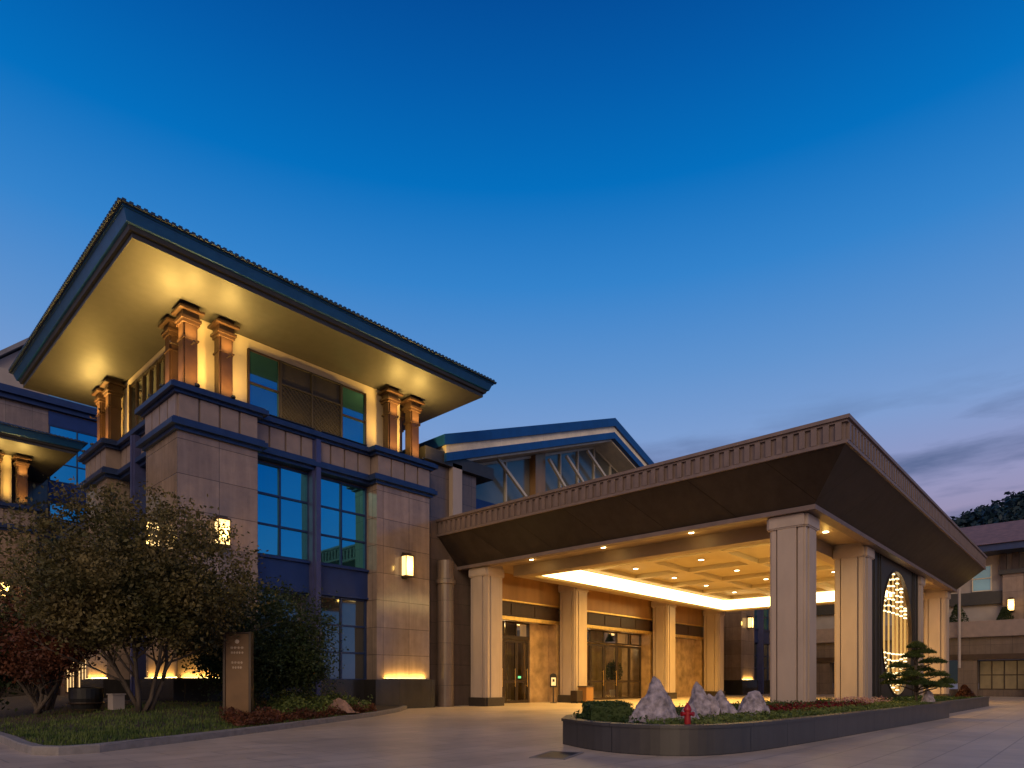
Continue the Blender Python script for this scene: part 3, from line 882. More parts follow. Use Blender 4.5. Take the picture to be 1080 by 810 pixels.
for x in (27.3, 27.9, 28.25, 33.85, 34.2, 34.8):
    if abs(x - 31.05) > RAD: sc.box(x - .03, x + .03, MY0 - .04, MY0 + .02, 0.4, 6.1)
sc.build('panel', 'screen_black', mg)
rm = MB()
for i in range(N):
    t0 = 2 * math.pi * i / N; t1 = 2 * math.pi * (i + 1) / N
    def rp(t, r, y): return (31.05 + r * math.cos(t), y, CZ + r * math.sin(t))
    rm.face([rp(t0, RAD - .06, MY0 - .03), rp(t1, RAD - .06, MY0 - .03), rp(t1, RAD + .03, MY0 - .03), rp(t0, RAD + .03, MY0 - .03)])
    rm.face([rp(t0, RAD - .06, MY0 - .03), rp(t0, RAD - .06, MY1), rp(t1, RAD - .06, MY1), rp(t1, RAD - .06, MY0 - .03)])
    rm.face([rp(t0, RAD + .03, MY0 - .03), rp(t1, RAD + .03, MY0 - .03), rp(t1, RAD + .03, MY0 + .001), rp(t0, RAD + .03, MY0 + .001)])
rm.build('rim', 'dark_bronze', mg)
NR = 7
for i in range(NR):
    x = 31.05 + (i - (NR - 1) / 2) * .74
    h = math.sqrt(max(0, (RAD - .07) ** 2 - (x - 31.05) ** 2))
    rd = MB(); rd.box(x - .045, x + .045, MY0 + .14, MY0 + .19, CZ - h, CZ + h)
    ro = rd.build('light_rod', 'led_gold', mg)
    nk = 7 if abs(x - 31.05) < 1.6 else 4
    for k in range(nk):
        for sg in (1, -1):
            # rows flatten from the rim towards the middle
            fr_ = k / (nk - 1.0)
            z = CZ + sg * ((1 - fr_) * h + fr_ * (0.75 + .12 * (h / RAD)))
            if k == 0: z = CZ + sg * (h - .06)
            MB().box(x - .10, x + .10, MY0 + .11, MY0 + .21, z - .025, z + .025).build('light_dot', 'led_white', ro)

# ------------------------------------------------------------------ right-hand building
rbu = empty('terrace_building', (56, 4, 0), label='low terraced building on the right with red tiled hip roof, terrace parapet and shop windows', cat='building')
gf = MB()
gf.box(55.3, 70, -20, 20, 2.9, 4.15)
for y in (-13, -7.6, -2.4, 3.2, 7.2, 9.4, 13.2, 16.8):
    gf.box(55.0, 55.9, y - .55, y + .55, 0, 2.9)
gf.box(55.95, 56.2, -20, 20, 0, .5)
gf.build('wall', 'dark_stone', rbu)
MB().box(54.9, 55.3, -20, 20, 2.55, 2.95).build('shop_fascia', 'bronze', rbu)
pt = MB(); pt.box(54.95, 55.4, -20, 20, 4.16, 5.25); pt.build('terrace_parapet', 'flute_stone', rbu)
for y0, y1 in ((-12.4, -8.2), (-7.0, -3.0), (-1.8, 2.6), (3.8, 6.6), (10.0, 12.6), (13.8, 16.2)):
    lit = 'shop_glow' if (y0 in (-1.8, 3.8, 10.0, 13.8)) else 'dark_glass'
    grid_window(rbu, 'y', y0 - 4, y1 - 4, 56.0 - 56, .52, 2.5, 4, 2, glass=lit, frame='dark_bronze', name='shop_window')
MB().box(57.5, 70, -20, 20, 4.2, 10.1).build('upper_wall', 'pale_plaster', rbu)
MB().box(57.2, 57.6, -20, 20, 6.6, 7.5).build('band', 'eave_dark', rbu)
MB().box(57.0, 58.4, 2.4, 5.4, 4.2, 8.6).build('bay_wall', 'pier_stone', rbu)
MB().box(56.8, 58.6, 2.2, 5.6, 8.6, 8.9).build('bay_cornice', 'eave_dark', rbu)
for y in (2.5, 3.3, 4.0, 4.7, 5.4):
    MB().box(57.1, 57.5, y - .2, y + .2, 8.9, 10.1).build('bay_post', 'bronze', rbu)
for y0, y1 in ((6.1, 7.2), (8.2, 9.4), (-1, 1)):
    grid_window(rbu, 'y', y0 - 4, y1 - 4, 57.5 - 56, 7.6, 9.4, 1, 2, glass='teal_glass', frame='white_metal')
ev = MB(); ev.box(55.4, 72, -22, 20, 10.1, 10.55); ev.build('eave', 'blue_paint', rbu)
rr = MB()
pts = [(55.2, -22.2, 10.56), (55.2, 20.2, 10.56), (72.2, 20.2, 10.56), (72.2, -22.2, 10.56)]
ra, rb_ = (63.7, 12, 13.6), (63.7, -14, 13.6)
rr.face([pts[0], pts[1], ra, rb_]); rr.face([pts[1], pts[2], ra]); rr.face([pts[2], pts[3], rb_, ra]); rr.face([pts[3], pts[0], rb_])
rr.face(pts[::-1])
rr.build('roof', 'tile_red', rbu)
MB().tube([(54.6, 7.6, 2.0), (54.6, 7.6, 10.0)], .09, 8).build('downpipe', 'pale_plaster', rbu)

# ------------------------------------------------------------------ hill with its wood, far right
hl = MB()
nx_, ny_ = 60, 14
def hill_z(u, v):
    # u along the ridge, v across it
    h = max(20, 91 + 140 * (u - .36)) * (max(0, 1 - ((v - .5) / .5) ** 2) ** 1.2 if abs(v - .5) < .5 else 0)
    h *= 1 + .025 * math.sin(u * 23) + .015 * math.sin(u * 61)
    return h
HP = {}
O = Vector((330, 150)); U = Vector((.35, -1.0)) * 320; V = Vector((200, 70))
for i in range(nx_ + 1):
    for j in range(ny_ + 1):
        u, v = i / nx_, j / ny_
        p = O + U * u + V * v
        HP[i, j] = (p.x, p.y, max(0, hill_z(u, v)) - .2)
for i in range(nx_):
    for j in range(ny_):
        hl.face([HP[i, j], HP[i + 1, j], HP[i + 1, j + 1], HP[i, j + 1]])
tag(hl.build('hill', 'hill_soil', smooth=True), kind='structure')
def clump(m_, c, rx, rz, n, s):
    for _ in range(n):
        d = Vector((random.gauss(0, 1), random.gauss(0, 1), random.gauss(0, 1))).normalized() * (random.random() ** .45)
        p = Vector((c[0] + d.x * rx, c[1] + d.y * rx, c[2] + d.z * rz))
        leafq(m_, p, s)
def leafq(m_, p, s, flat=0.0):
    n = Vector((random.gauss(0, 1), random.gauss(0, 1), random.gauss(0, 1) + flat)).normalized()
    u = n.orthogonal().normalized(); w = n.cross(u)
    a = random.random() * 6.28
    u, w = u * math.cos(a) + w * math.sin(a), w * math.cos(a) - u * math.sin(a)
    L = s * random.uniform(.7, 1.3); B = L * .55
    m_.face([p - u * L, p - w * B, p + u * L, p + w * B])
hw = MB()
for k in range(620):
    u = random.uniform(0, .98); v = random.uniform(.08, .62)
    p = O + U * u + V * v; z = hill_z(u, v)
    r_ = random.uniform(4, 7)
    clump(hw, (p.x, p.y, z + r_ * .5), r_, r_ * random.uniform(.8, 1.25), 60, 1.7)
tag(hw.build('far_wood', 'hill_leaf_haze'), 'dark blue wooded ridge beyond the red tiled roof', 'wood', kind='stuff')

# ------------------------------------------------------------------ lawn, kerb
KERB = [(2.3, 34.0), (2.3, 22.0), (2.3, 16.0), (2.28, 14.2), (2.2, 12.6), (2.22, 11.75), (2.47, 11.35), (3.0, 11.35), (4.65, 12.2), (6.6, 13.3), (9.3, 15.0), (12.07, 16.8), (14.2, 18.5), (15.7, 20.0)]
def kerb_mesh(line, w, h):
    m_ = MB(); L = []; Rr = []
    for i, p in enumerate(line):
        a = Vector(line[max(0, i - 1)]); b = Vector(line[min(len(line) - 1, i + 1)])
        d = (b - a).normalized(); n = Vector((-d.y, d.x))
        L.append(Vector(p) + n * w); Rr.append(Vector(p))
    rings = [[(Rr[i].x, Rr[i].y, -.02), (Rr[i].x, Rr[i].y, h - .02), (Rr[i].x * .9 + L[i].x * .1, Rr[i].y * .9 + L[i].y * .1, h), (L[i].x, L[i].y, h), (L[i].x, L[i].y, -.02)] for i in range(len(line))]
    return m_.loft(rings)
kerb_mesh(KERB, .16, .13).build('kerb', 'kerb_stone')
tag(bpy.data.objects['kerb'], kind='structure')
LAWN = KERB + [(15.7, 20.35), (7.3, 20.35), (7.3, 34.0)]
def inside(p, poly):
    x, y = p; r = False; j = len(poly) - 1
    for i in range(len(poly)):
        xi, yi = poly[i]; xj, yj = poly[j]
        if (yi > y) != (yj > y) and x < (xj - xi) * (y - yi) / (yj - yi) + xi: r = not r
        j = i
    return r
def edge_dist(p, line):
    best = 1e9; P = Vector(p)
    for i in range(len(line) - 1):
        a = Vector(line[i]); b = Vector(line[i + 1]); ab = b - a
        t = max(0, min(1, (P - a).dot(ab) / ab.length_squared))
        best = min(best, (P - (a + ab * t)).length)
    return best
def lawn_z(x, y):
    d = edge_dist((x, y), KERB)
    t = min(1, d / 4.0); t = t * t * (3 - 2 * t)
    return .10 + .36 * t + .03 * math.sin(x * 2.1) * math.sin(y * 1.7)
lm = MB(); step = .4
xs_ = [2.3 + i * step for i in range(35)]; ys_ = [11.3 + i * step for i in range(58)]
for x in xs_:
    for y in ys_:
        if inside((x + step / 2, y + step / 2), LAWN) or any(inside((x + a, y + b), LAWN) for a in (0, step) for b in (0, step)):
            q = []
            for a, b in ((0, 0), (step, 0), (step, step), (0, step)):
                p = Vector((x + a, y + b))
                if not inside(p, LAWN):
                    # pull outside corners back to the kerb line
                    best = None
                    for i in range(len(LAWN)):
                        A_ = Vector(LAWN[i]); B_ = Vector(LAWN[(i + 1) % len(LAWN)]); ab = B_ - A_
                        t = max(0, min(1, (p - A_).dot(ab) / ab.length_squared)); c_ = A_ + ab * t
                        if best is None or (p - c_).length < best[0]: best = ((p - c_).length, c_)
                    p = best[1]
                q.append((p.x, p.y, lawn_z(p.x, p.y)))
            lm.face(q)
lo = lm.build('lawn', 'soil', smooth=True)
tag(lo, kind='structure')
gm2 = MB()
for _ in range(26000):
    # nearer strip gets most of the blades
    y = 11.3 + abs(random.gauss(0, 3.6)); x = random.uniform(2.3, 12)
    if not inside((x, y), LAWN) or y > 22 or edge_dist((x, y), KERB) < .17: continue
    z = lawn_z(x, y); h = random.uniform(.04, .085); a = random.random() * 6.28; l_ = random.uniform(-.03, .03)
    dx, dy = math.cos(a) * .012, math.sin(a) * .012
    gm2.face([(x - dx, y - dy, z - .01), (x + dx, y + dy, z - .01), (x + l_, y + l_ * .6, z + h)])
tag(gm2.build('grass', 'grass'), 'short dark green grass on the lawn mound behind the kerb', 'grass', kind='stuff')
# ------------------------------------------------------------------ trees and shrubs
def branch_tree(name, loc, label, cat, stems, crown, leafmat, nleaf, leafs, barkmat='bark', seed=1, gaps=.55, group=None, trunk_r=.09, clump_r=.42):
    random.seed(seed)
    root = empty(name, loc, label=label, cat=cat, group=group)
    tk = MB(); tips = []
    (rx, ry, z0, z1) = crown
    def grow(p, d, L, r, depth):
        pts = [p]; rad = [r]; q = Vector(p); dd = Vector(d)
        for _ in range(4):
            dd = (dd + Vector((random.gauss(0, .12), random.gauss(0, .12), random.gauss(0, .06) + .04))).normalized()
            q = q + dd * L / 4
            pts.append(tuple(q)); rad.append(max(.006, rad[-1] * .86))
        tk.tube(pts, rad, 6 if depth < 2 else 4)
        if depth >= 1: tips.append((pts[-1], depth)); tips.append((pts[-2], depth))
        if depth < 3:
            for _ in range(3 if depth < 2 else 3):
                nd = (dd + Vector((random.gauss(0, .55), random.gauss(0, .55), random.gauss(.05, .3)))).normalized()
                k = random.choice((2, 3, 4))
                grow(pts[k], nd, L * random.uniform(.55, .8), rad[k] * .68, depth + 1)
    for (sx, sy, tx, ty, L) in stems:
        grow((sx, sy, -.1), Vector((tx, ty, 1)).normalized(), L, trunk_r * random.uniform(.8, 1.1), 0)
    tk.build('trunk', barkmat, root, local=True, smooth=True)
    cm = MB()
    cz = (z0 + z1) / 2; hz = (z1 - z0) / 2
    cl = []
    for t_, dp in tips:
        v = Vector(t_)
        e = (v.x / rx) ** 2 + (v.y / ry) ** 2 + ((v.z - cz) / hz) ** 2
        if e < 1.25: cl.append(v)
    # extra clumps over the crown's volume so the outline is full but uneven
    for _ in range(int(len(cl) * .6) + 30):
        d = Vector((random.gauss(0, 1), random.gauss(0, 1), random.gauss(0, 1))).normalized() * random.uniform(.45, 1.0)
        v = Vector((d.x * rx, d.y * ry, cz + d.z * hz))
        if random.random() < gaps: cl.append(v)
    per = max(3, int(nleaf / len(cl)))
    for v in cl:
        rr_ = clump_r * random.uniform(.5, 1.25)
        for _ in range(int(per * random.uniform(.5, 1.5))):
            d = Vector((random.gauss(0, .5), random.gauss(0, .5), random.gauss(0, .36)))
            leafq(cm, v + d * rr_, leafs * random.uniform(.7, 1.3), flat=.5)
    cm.build('crown', leafmat, root, local=True)
    return root
branch_tree('garden_tree', (5.2, 16.4, .40), 'large multi-stemmed olive brown tree spreading in front of the corner tower', 'tree',
            [(.0, .0, -.22, .20, 1.7), (.10, -.08, .20, -.30, 1.7), (-.1, .06, .06, .10, 1.9), (.05, .1, -.45, .36, 1.8), (-.04, -.1, .40, -.42, 1.75), (.1, .02, .15, .35, 1.6), (-.08, -.04, -.12, -.2, 1.8)],
            (2.55, 2.5, 1.5, 5.0), 'leaf_olive', 74000, .045, seed=11, trunk_r=.062, clump_r=.46, gaps=.95)
branch_tree('red_maple', (3.7, 18.9, .42), 'dark red maple with low spreading crown at the left edge', 'tree',
            [(0, 0, .2, -.1, 1.0), (.05, .02, -.5, .4, 1.0), (-.04, 0, .5, -.5, 1.0), (0, 0, -.1, .5, .9)],
            (2.05, 1.95, .9, 3.25), 'leaf_red', 15000, .05, seed=5, trunk_r=.06, clump_r=.4)
branch_tree('round_bush', (8.9, 17.9, .30), 'dense dark green rounded bush right of the bronze sign', 'bush',
            [(0, 0, .3, -.3, 1.0), (0, .1, -.3, .3, 1.0), (.1, 0, .5, .2, .9), (-.1, 0, -.5, -.3, .9)],
            (2.05, 2.05, .15, 3.6), 'leaf_dark', 60000, .045, seed=8, trunk_r=.05, gaps=1.0, clump_r=.55)
branch_tree('round_bush', (2.9, 20.6, .40), 'dark green bush behind the red maple at the left edge', 'bush',
            [(0, 0, .3, -.3, .9), (0, .1, -.3, .3, .9), (.1, 0, .5, .2, .8)],
            (1.6, 1.6, .1, 3.0), 'leaf_dark', 9000, .06, seed=21, trunk_r=.05, gaps=1.0, clump_r=.5)
branch_tree('tall_shrub', (4.4, 21.5, .40), 'olive shrub filling the gap behind the red maple and the big tree', 'bush',
            [(0, 0, .2, -.3, 1.4), (0, .1, -.3, .2, 1.4), (.1, 0, .4, .2, 1.3)],
            (1.7, 1.7, 1.2, 5.3), 'leaf_olive', 9000, .06, seed=31, trunk_r=.06, gaps=.9, clump_r=.5)

# low planting round the sign
random.seed(3)
def scatter(name, m_name, poly, n, zf, s, label, cat, h=.12, flat=.3):
    m_ = MB()
    x0 = min(p[0] for p in poly); x1 = max(p[0] for p in poly); y0 = min(p[1] for p in poly); y1 = max(p[1] for p in poly)
    k = 0
    while k < n:
        x, y = random.uniform(x0, x1), random.uniform(y0, y1)
        if inside((x, y), poly):
            bump_ = .5 + .5 * math.sin(x * 5.3 + y * 2.2) * math.sin(y * 4.1 - x)
            leafq(m_, Vector((x, y, zf(x, y) + random.random() * h * (.4 + bump_))), s, flat)
            k += 1
    return tag(m_.build(name, m_name), label, cat, kind='stuff')
scatter('ground_cover', 'leaf_cover', [(8.0, 15.3), (9.3, 15.4), (12.2, 17.3), (12.4, 19.4), (10.5, 19.6), (8.6, 17.2)], 5200, lawn_z, .045,
        'yellow green low shrubs between the round bush and the tower window', 'ground cover', h=.42)
scatter('ground_cover', 'leaf_red', [(6.0, 13.3), (6.8, 13.75), (9.3, 15.25), (12.2, 17.1), (12.6, 17.9), (9.0, 16.0), (6.4, 15.2)], 5200, lawn_z, .04,
        'reddish brown ground cover along the kerb below the bronze sign', 'ground cover', h=.22)

# ------------------------------------------------------------------ rocks
def rock(name, loc, peaks, label, seed, matn='rock', group=None, amp=.16):
    """peaks: (offset across the view, offset along the view, height, foot radius)"""
    random.seed(seed)
    me = MB(); nu, nv = 72, 34
    RX, FX = Vector((.6774, -.7356)), Vector((.7356, .6774))
    so_ = Vector((seed * 7.3, seed * 3.1, seed * 1.7))
    fx = [sum(p[0] * p[3] for p in peaks) / sum(p[3] for p in peaks), 0]
    ext = max(abs(p[0] - fx[0]) + p[3] for p in peaks) * 1.08
    top = max(p[2] for p in peaks)
    def hgt(a, b):
        w = mnoise.noise(Vector((a * 3.1, b * 3.1, 0)) + so_) * .09
        z = -1
        for pa, pb, ph, pr_q in peaks:
            d = math.hypot((a - pa) + w, (b - pb) * 1.1 - w) / pr_q
            z = max(z, ph * (1.10 - 1.10 * (math.sqrt(d * d + .05) - .13) / .895))
        v = Vector((a * 6, b * 6, z * 4)) + so_
        r_ = mnoise.ridged_multi_fractal(v, 1.0, 2.1, 5, 1.0, 2.0) - 1.0
        return z + r_ * amp * .55 * (top if z > 0 else .1) * (.35 + .65 * min(1, max(0, 1 - z / top) * 2.5))
    rings = []
    for j in range(nv + 1):
        q = (1 - j / nv)
        ring = []
        for i in range(nu):
            t = 2 * math.pi * i / nu
            k = q * ext * (1 + .18 * mnoise.noise(Vector((math.cos(t) * 1.5, math.sin(t) * 1.5, 0)) + so_))
            a = fx[0] + k * math.cos(t); b = k * math.sin(t) * .8
            z = max(-.06, hgt(a, b))
            # rough, fractured flanks
            n3 = mnoise.noise_vector(Vector((a * 11, b * 11, z * 9)) + so_) * .022
            p = RX * (a + n3.x) + FX * (b + n3.y)
            ring.append((p.x, p.y, z + n3.z))
        rings.append(ring)
    me.loft(rings)
    o = me.build(name, matn, local=True, smooth=False)
    o.location = loc
    return tag(o, label, 'rock', group)
PZ = .42
GR = 'mountain shaped rocks in the planter'
rock('rockery_stone', (9.98, 5.82, PZ), [(.10, 0, .76, .38), (-.17, -.05, .44, .30), (.22, .05, .36, .22)], 'largest pale purple grey peaked rock, beside the clipped hedge in the planter', 2, group=GR)
rock('rockery_stone', (10.25, 5.32, PZ), [(0, 0, .30, .22), (.1, 0, .15, .14)], 'smallest low rock right beside the red hydrant', 5, group=GR)
rock('rockery_stone', (11.62, 5.72, PZ), [(-.06, 0, .66, .28), (.14, 0, .42, .20), (-.2, -.05, .34, .17)], 'second tallest narrow grey rock behind the red hydrant', 9, group=GR)
rock('rockery_stone', (12.25, 5.65, PZ), [(0, 0, .50, .25), (.17, 0, .28, .17)], 'medium rock leaning right of the narrow grey rock', 14, group=GR)
rock('rockery_stone', (13.0, 5.3, PZ), [(0, 0, .50, .31), (-.16, 0, .36, .21), (.15, 0, .34, .22)], 'separate lavender rock nearest the corner column', 17, group=GR)
rock('boulder', (10.3, 16.3, .25), [(0, 0, .36, .42), (.15, 0, .3, .3)], 'rounded reddish boulder by the blue post of the tower', 23, 'boulder')
rock('boulder', (12.2, 18.0, .2), [(0, 0, .22, .3)], 'small flat tan boulder near the right tower pier', 25, 'boulder')

# ------------------------------------------------------------------ planters
P1 = [(8.85, 6.95), (8.45, 6.2), (8.28, 5.5), (8.38, 4.85), (8.70, 4.42), (9.25, 4.15), (10.2, 3.99), (11.5, 3.90), (13.2, 3.82), (18, 3.63), (23.0, 3.45), (23.0, 7.9), (10.9, 7.9), (9.75, 7.55)]
def chaikin(P, a, b, n=2):
    for _ in range(n):
        Q = list(P[:a + 1])
        for i in range(a, b):
            p, q = P[i], P[i + 1]
            Q += [(p[0] * .75 + q[0] * .25, p[1] * .75 + q[1] * .25), (p[0] * .25 + q[0] * .75, p[1] * .25 + q[1] * .75)]
        Q += P[b:]
        b = a + (b - a) * 2 + 1; P = Q
    return P
P1 = chaikin(P1, 0, 8, 2)
pl = empty('stone_planter', (15, 5.5, 0), label='long dark granite planter with rounded nose holding the rocks and hydrant', cat='planter', group='granite planters in front of the canopy')
wl = MB(); wl.ring(P1, offs(P1, -.14), 0, .40); wl.build('wall', 'planter_granite', pl)
cpn = MB(); cpn.ring(offs(P1, .025), offs(P1, -.2), .402, .45); cpn.build('coping', 'planter_granite', pl, bevel=.008)
sm = MB(); sm.face([(x, y, .385) for x, y in offs(P1, -.12)]); sm.build('soil', 'soil', pl)
P2 = [(23.3, 3.95), (34.6, 3.75), (34.6, 7.7), (23.3, 7.7)]
pl2 = empty('stone_planter', (29, 5.5, 0), label='farther lower granite planter running under the moon gate screen', cat='planter', group='granite planters in front of the canopy')
wl = MB(); wl.ring(P2, offs(P2, -.14), 0, .36); wl.build('wall', 'planter_granite', pl2)
cpn = MB(); cpn.ring(offs(P2, .025), offs(P2, -.2), .362, .41); cpn.build('coping', 'planter_granite', pl2, bevel=.008)
sm = MB(); sm.face([(x, y, .345) for x, y in offs(P2, -.12)]); sm.build('soil', 'soil', pl2)
random.seed(4)
flat_z = lambda x, y: .39
scatter('ground_cover', 'leaf_cover', [(8.75, 5.2), (8.9, 4.75), (9.6, 4.4), (13.2, 4.08), (18, 3.9), (22.8, 3.7), (22.8, 5.0), (9.2, 5.6)], 13000, flat_z, .028,
        'pale green ground cover along the front of the planter', 'ground cover', h=.09)
scatter('ground_cover', 'leaf_hedge', [(9.0, 5.7), (22.8, 5.0), (22.8, 7.7), (10.3, 7.7), (9.4, 7.2)], 9000, flat_z, .035,
        'darker green planting at the back of the planter', 'ground cover', h=.12)
scatter('flower_bed', 'petal_red', [(14.0, 5.0), (19.6, 4.7), (19.8, 6.2), (14.6, 6.3)], 5200, flat_z, .035,
        'deep red flowers round the foot of the corner column', 'flowers', h=.11, flat=.8)
scatter('flower_bed', 'petal_pink', [(19.9, 4.9), (22.5, 4.8), (22.6, 6.0), (20.2, 6.1)], 1100, lambda x, y: .42, .035,
        'pink and cream flowers in front of the second canopy column', 'flowers', h=.16, flat=.8)
scatter('ground_cover', 'leaf_hedge', [(23.6, 4.1), (34.4, 3.95), (34.4, 6.6), (23.6, 6.3)], 8000, lambda x, y: .35, .035,
        'dark green planting in the farther planter', 'ground cover', h=.08)

# clipped hedge
def hedge(name, poly, z0, z1, n, s, label, cat='hedge', matn='leaf_hedge'):
    m_ = MB(); m_.prism(offs(poly, -.05), z0, z1 - .04)
    x0 = min(p[0] for p in poly); x1 = max(p[0] for p in poly); y0 = min(p[1] for p in poly); y1 = max(p[1] for p in poly)
    k = 0
    while k < n:
        x, y = random.uniform(x0, x1), random.uniform(y0, y1)
        if inside((x, y), poly):
            e = edge_dist((x, y), poly + [poly[0]])
            if e < .09: z = random.uniform(z0, z1)
            elif random.random() < .5: z = z1 - random.random() * .06
            else: continue
            leafq(m_, Vector((x, y, z + random.gauss(0, .008))), s); k += 1
    return tag(m_.build(name, matn), label, cat)
hedge('clipped_hedge', [(9.05, 6.55), (9.62, 6.0), (10.9, 7.1), (10.3, 7.62)], .39, .70, 5200, .024, 'clipped dark green box hedge at the rounded end of the planter')

# shrub in a far planter and cone shrubs on the terrace
random.seed(12)
for i, (x, y, z, r_, h_, lb, mt) in enumerate(((55.9, 7.9, 4.9, .85, 1.7, 'left dark cone shrub on the terrace parapet beside the canopy edge', 'leaf_dark'),
                                         (55.9, 5.2, 4.9, .7, 1.3, 'dark cone shrub on the terrace below the wall lamp', 'leaf_dark'),
                                         (33.6, 4.5, .36, .42, .55, 'red leaved shrub at the right end of the farther planter', 'leaf_red'))):
    m_ = MB()
    for _ in range(1800):
        t = random.random(); a = random.random() * 6.28
        rad_ = r_ * (1 - t * .85) * (random.random() ** .4) * (1 + .2 * math.sin(a * 3))
        leafq(m_, Vector((x + rad_ * math.cos(a), y + rad_ * math.sin(a), z + t * h_)), .06 if i < 2 else .045)
    o = m_.build('shrub', mt)
    tag(o, lb, 'shrub')

# layered pine
random.seed(17)
pr_ = empty('garden_pine', (22.5, 4.2, .39), label='small layered cloud pine in front of the moon gate', cat='tree')
tk = MB(); tk.tube([(0, 0, 0), (.06, .02, .35), (-.05, -.03, .75), (.04, .03, 1.15), (0, 0, 1.6)], [.075, .065, .055, .045, .025], 8)
cr_ = MB()
Rv = Vector((.6774, -.7356))   # roughly across the view
pads = [(-.62, .1, .62, .36), (.55, -.1, .52, .42), (-.35, -.25, .86, .38), (.68, .15, .86, .36), (.25, .2, 1.02, .36), (-.42, .15, 1.12, .30), (.42, -.1, 1.25, .36), (-.12, 0, 1.42, .30), (.22, .05, 1.55, .34), (.05, .3, .72, .38), (0, -.3, .60, .36), (.0, 0, 1.72, .25), (-.85, 0, .80, .22), (.9, .0, .64, .24)]
for a, b, z, r_ in pads:
    c2 = Rv * a; cx_, cy_ = c2.x + b * .7356, c2.y + b * .6774
    tk.tube([(0, 0, max(.2, z - .22)), (cx_ * .6, cy_ * .6, z - .08), (cx_, cy_, z - .03)], [.028, .02, .012], 5)
    for _ in range(1700):
        t = random.random() * 6.28; q = math.sqrt(random.random()) * r_
        x = cx_ + q * math.cos(t) ; y = cy_ + q * math.sin(t)
        zz = z + (1 - (q / r_) ** 2) * .17 * random.random() + random.gauss(0, .015)
        d = Vector((random.gauss(0, 1), random.gauss(0, 1), random.uniform(.1, 1.2))).normalized() * random.uniform(.04, .08)
        s_ = d.cross(Vector((random.gauss(0, 1), random.gauss(0, 1), random.gauss(0, 1)))).normalized() * .010
        p = Vector((x, y, zz)); cr_.face([p - s_, p + s_, p + d])
tk.build('trunk', 'bark', pr_, local=True, smooth=True)
cr_.build('crown', 'leaf_pine', pr_, local=True)
rock('rockery_stone', (22.9, 4.0, PZ - .03), [(0, 0, .5, .2), (-.12, 0, .25, .14)], 'small pale upright rock at the right foot of the layered pine', 31, group=GR)

# ------------------------------------------------------------------ hydrant
hy = empty('fire_hydrant', (9.15, 4.75, .39), label='red fire hydrant standing among the planter rocks', cat='hydrant')
MB().lathe([(.075, 0), (.075, .03), (.05, .04), (.05, .24), (.062, .25), (.062, .27), (.055, .29), (.035, .335), (.018, .35), (.018, .375)], 0, 0, 20).build('body', 'red_paint', hy, local=True, smooth=False)
for a in (0, 2.09, 4.19):
    d = Vector((math.cos(a + .5), math.sin(a + .5), 0))
    MB().tube([d * .04 + Vector((0, 0, .2)), d * .085 + Vector((0, 0, .2)), d * .086 + Vector((0, 0, .2)), d * .105 + Vector((0, 0, .2))], [.028, .028, .036, .036], 12).build('nozzle', 'red_paint', hy, local=True)

# ------------------------------------------------------------------ bronze monolith sign
sg_ = empty('monolith_sign', (7.05, 15.55, .12), R(-42), label='upright bronze monolith sign with pale lettering standing in the planting beside the drive', cat='sign')
MB().box(-.27, .27, -.085, .085, 0, 2.12).build('slab', 'sign_bronze', sg_, local=True, bevel=.008)
fr = MB()
fr.box(-.33, -.272, -.11, .11, 0, 2.16); fr.box(.272, .33, -.11, .11, 0, 2.16); fr.box(-.27, .27, -.11, .11, 2.122, 2.16)
fr.build('frame', 'bronze', sg_, local=True, bevel=.006)
# small emblem and two blocks of lettering
lt = MB()
lt.loft([[(.0 + .05 * math.cos(t), -.095, 1.93 + .05 * math.sin(t)) for t in [k * 6.283 / 16 for k in range(16)]], [(.0 + .05 * math.cos(t), -.085, 1.93 + .05 * math.sin(t)) for t in [k * 6.283 / 16 for k in range(16)]]])
lt.build('emblem', 'sign_letters', sg_, local=True)
random.seed(9)
for zc, n_, w_ in ((1.78, 4, .07), (1.66, 5, .05), (1.42, 4, .06), (1.30, 4, .05)):
    lt = MB()
    xa = -(n_ - 1) / 2 * (w_ + .012) - w_ / 2
    lt.box(xa, -xa, -.0865, -.0845, zc - .003, zc + .003)
    for i in range(n_):
        x = (i - (n_ - 1) / 2) * (w_ + .012)
        for dz in (-.018, 0.004, .02):
            lt.box(x - w_ * .42, x + w_ * random.uniform(.2, .42), -.095, -.084, zc + dz - .004, zc + dz + .004)
        q = random.uniform(-.012, .012)
        lt.box(x - .005 + q, x + .005 + q, -.094, -.083, zc - .028, zc + .028)
    lt.build('lettering', 'sign_letters', sg_, local=True)

# ------------------------------------------------------------------ small things by the doors
ss = empty('sign_stand', (24.9, 20.15, 0), R(-20), label='black sign stand with white notice beside the left doorway', cat='sign stand')
MB().lathe([(.17, 0), (.17, .02), (.03, .04), (.025, .8)], 0, 0, 20).build('pole', 'black_metal', ss, local=True)
bd = MB(); pts = [(-.19, .78), (.19, .78), (.19, 1.28)] + [(.19 * math.cos(t), 1.28 + .19 * math.sin(t)) for t in [k * math.pi / 12 for k in range(1, 12)]] + [(-.19, 1.28)]
bd.yprism(pts, -.02, .02); bd.build('board', 'black_metal', ss, local=True)
MB().box(-.13, .13, -.026, -.019, .86, 1.26).build('notice', 'white_board', ss, local=True)
MB().box(-.06, .06, -.03, -.025, 1.05, 1.18).build('symbol', 'black_metal', ss, local=True)

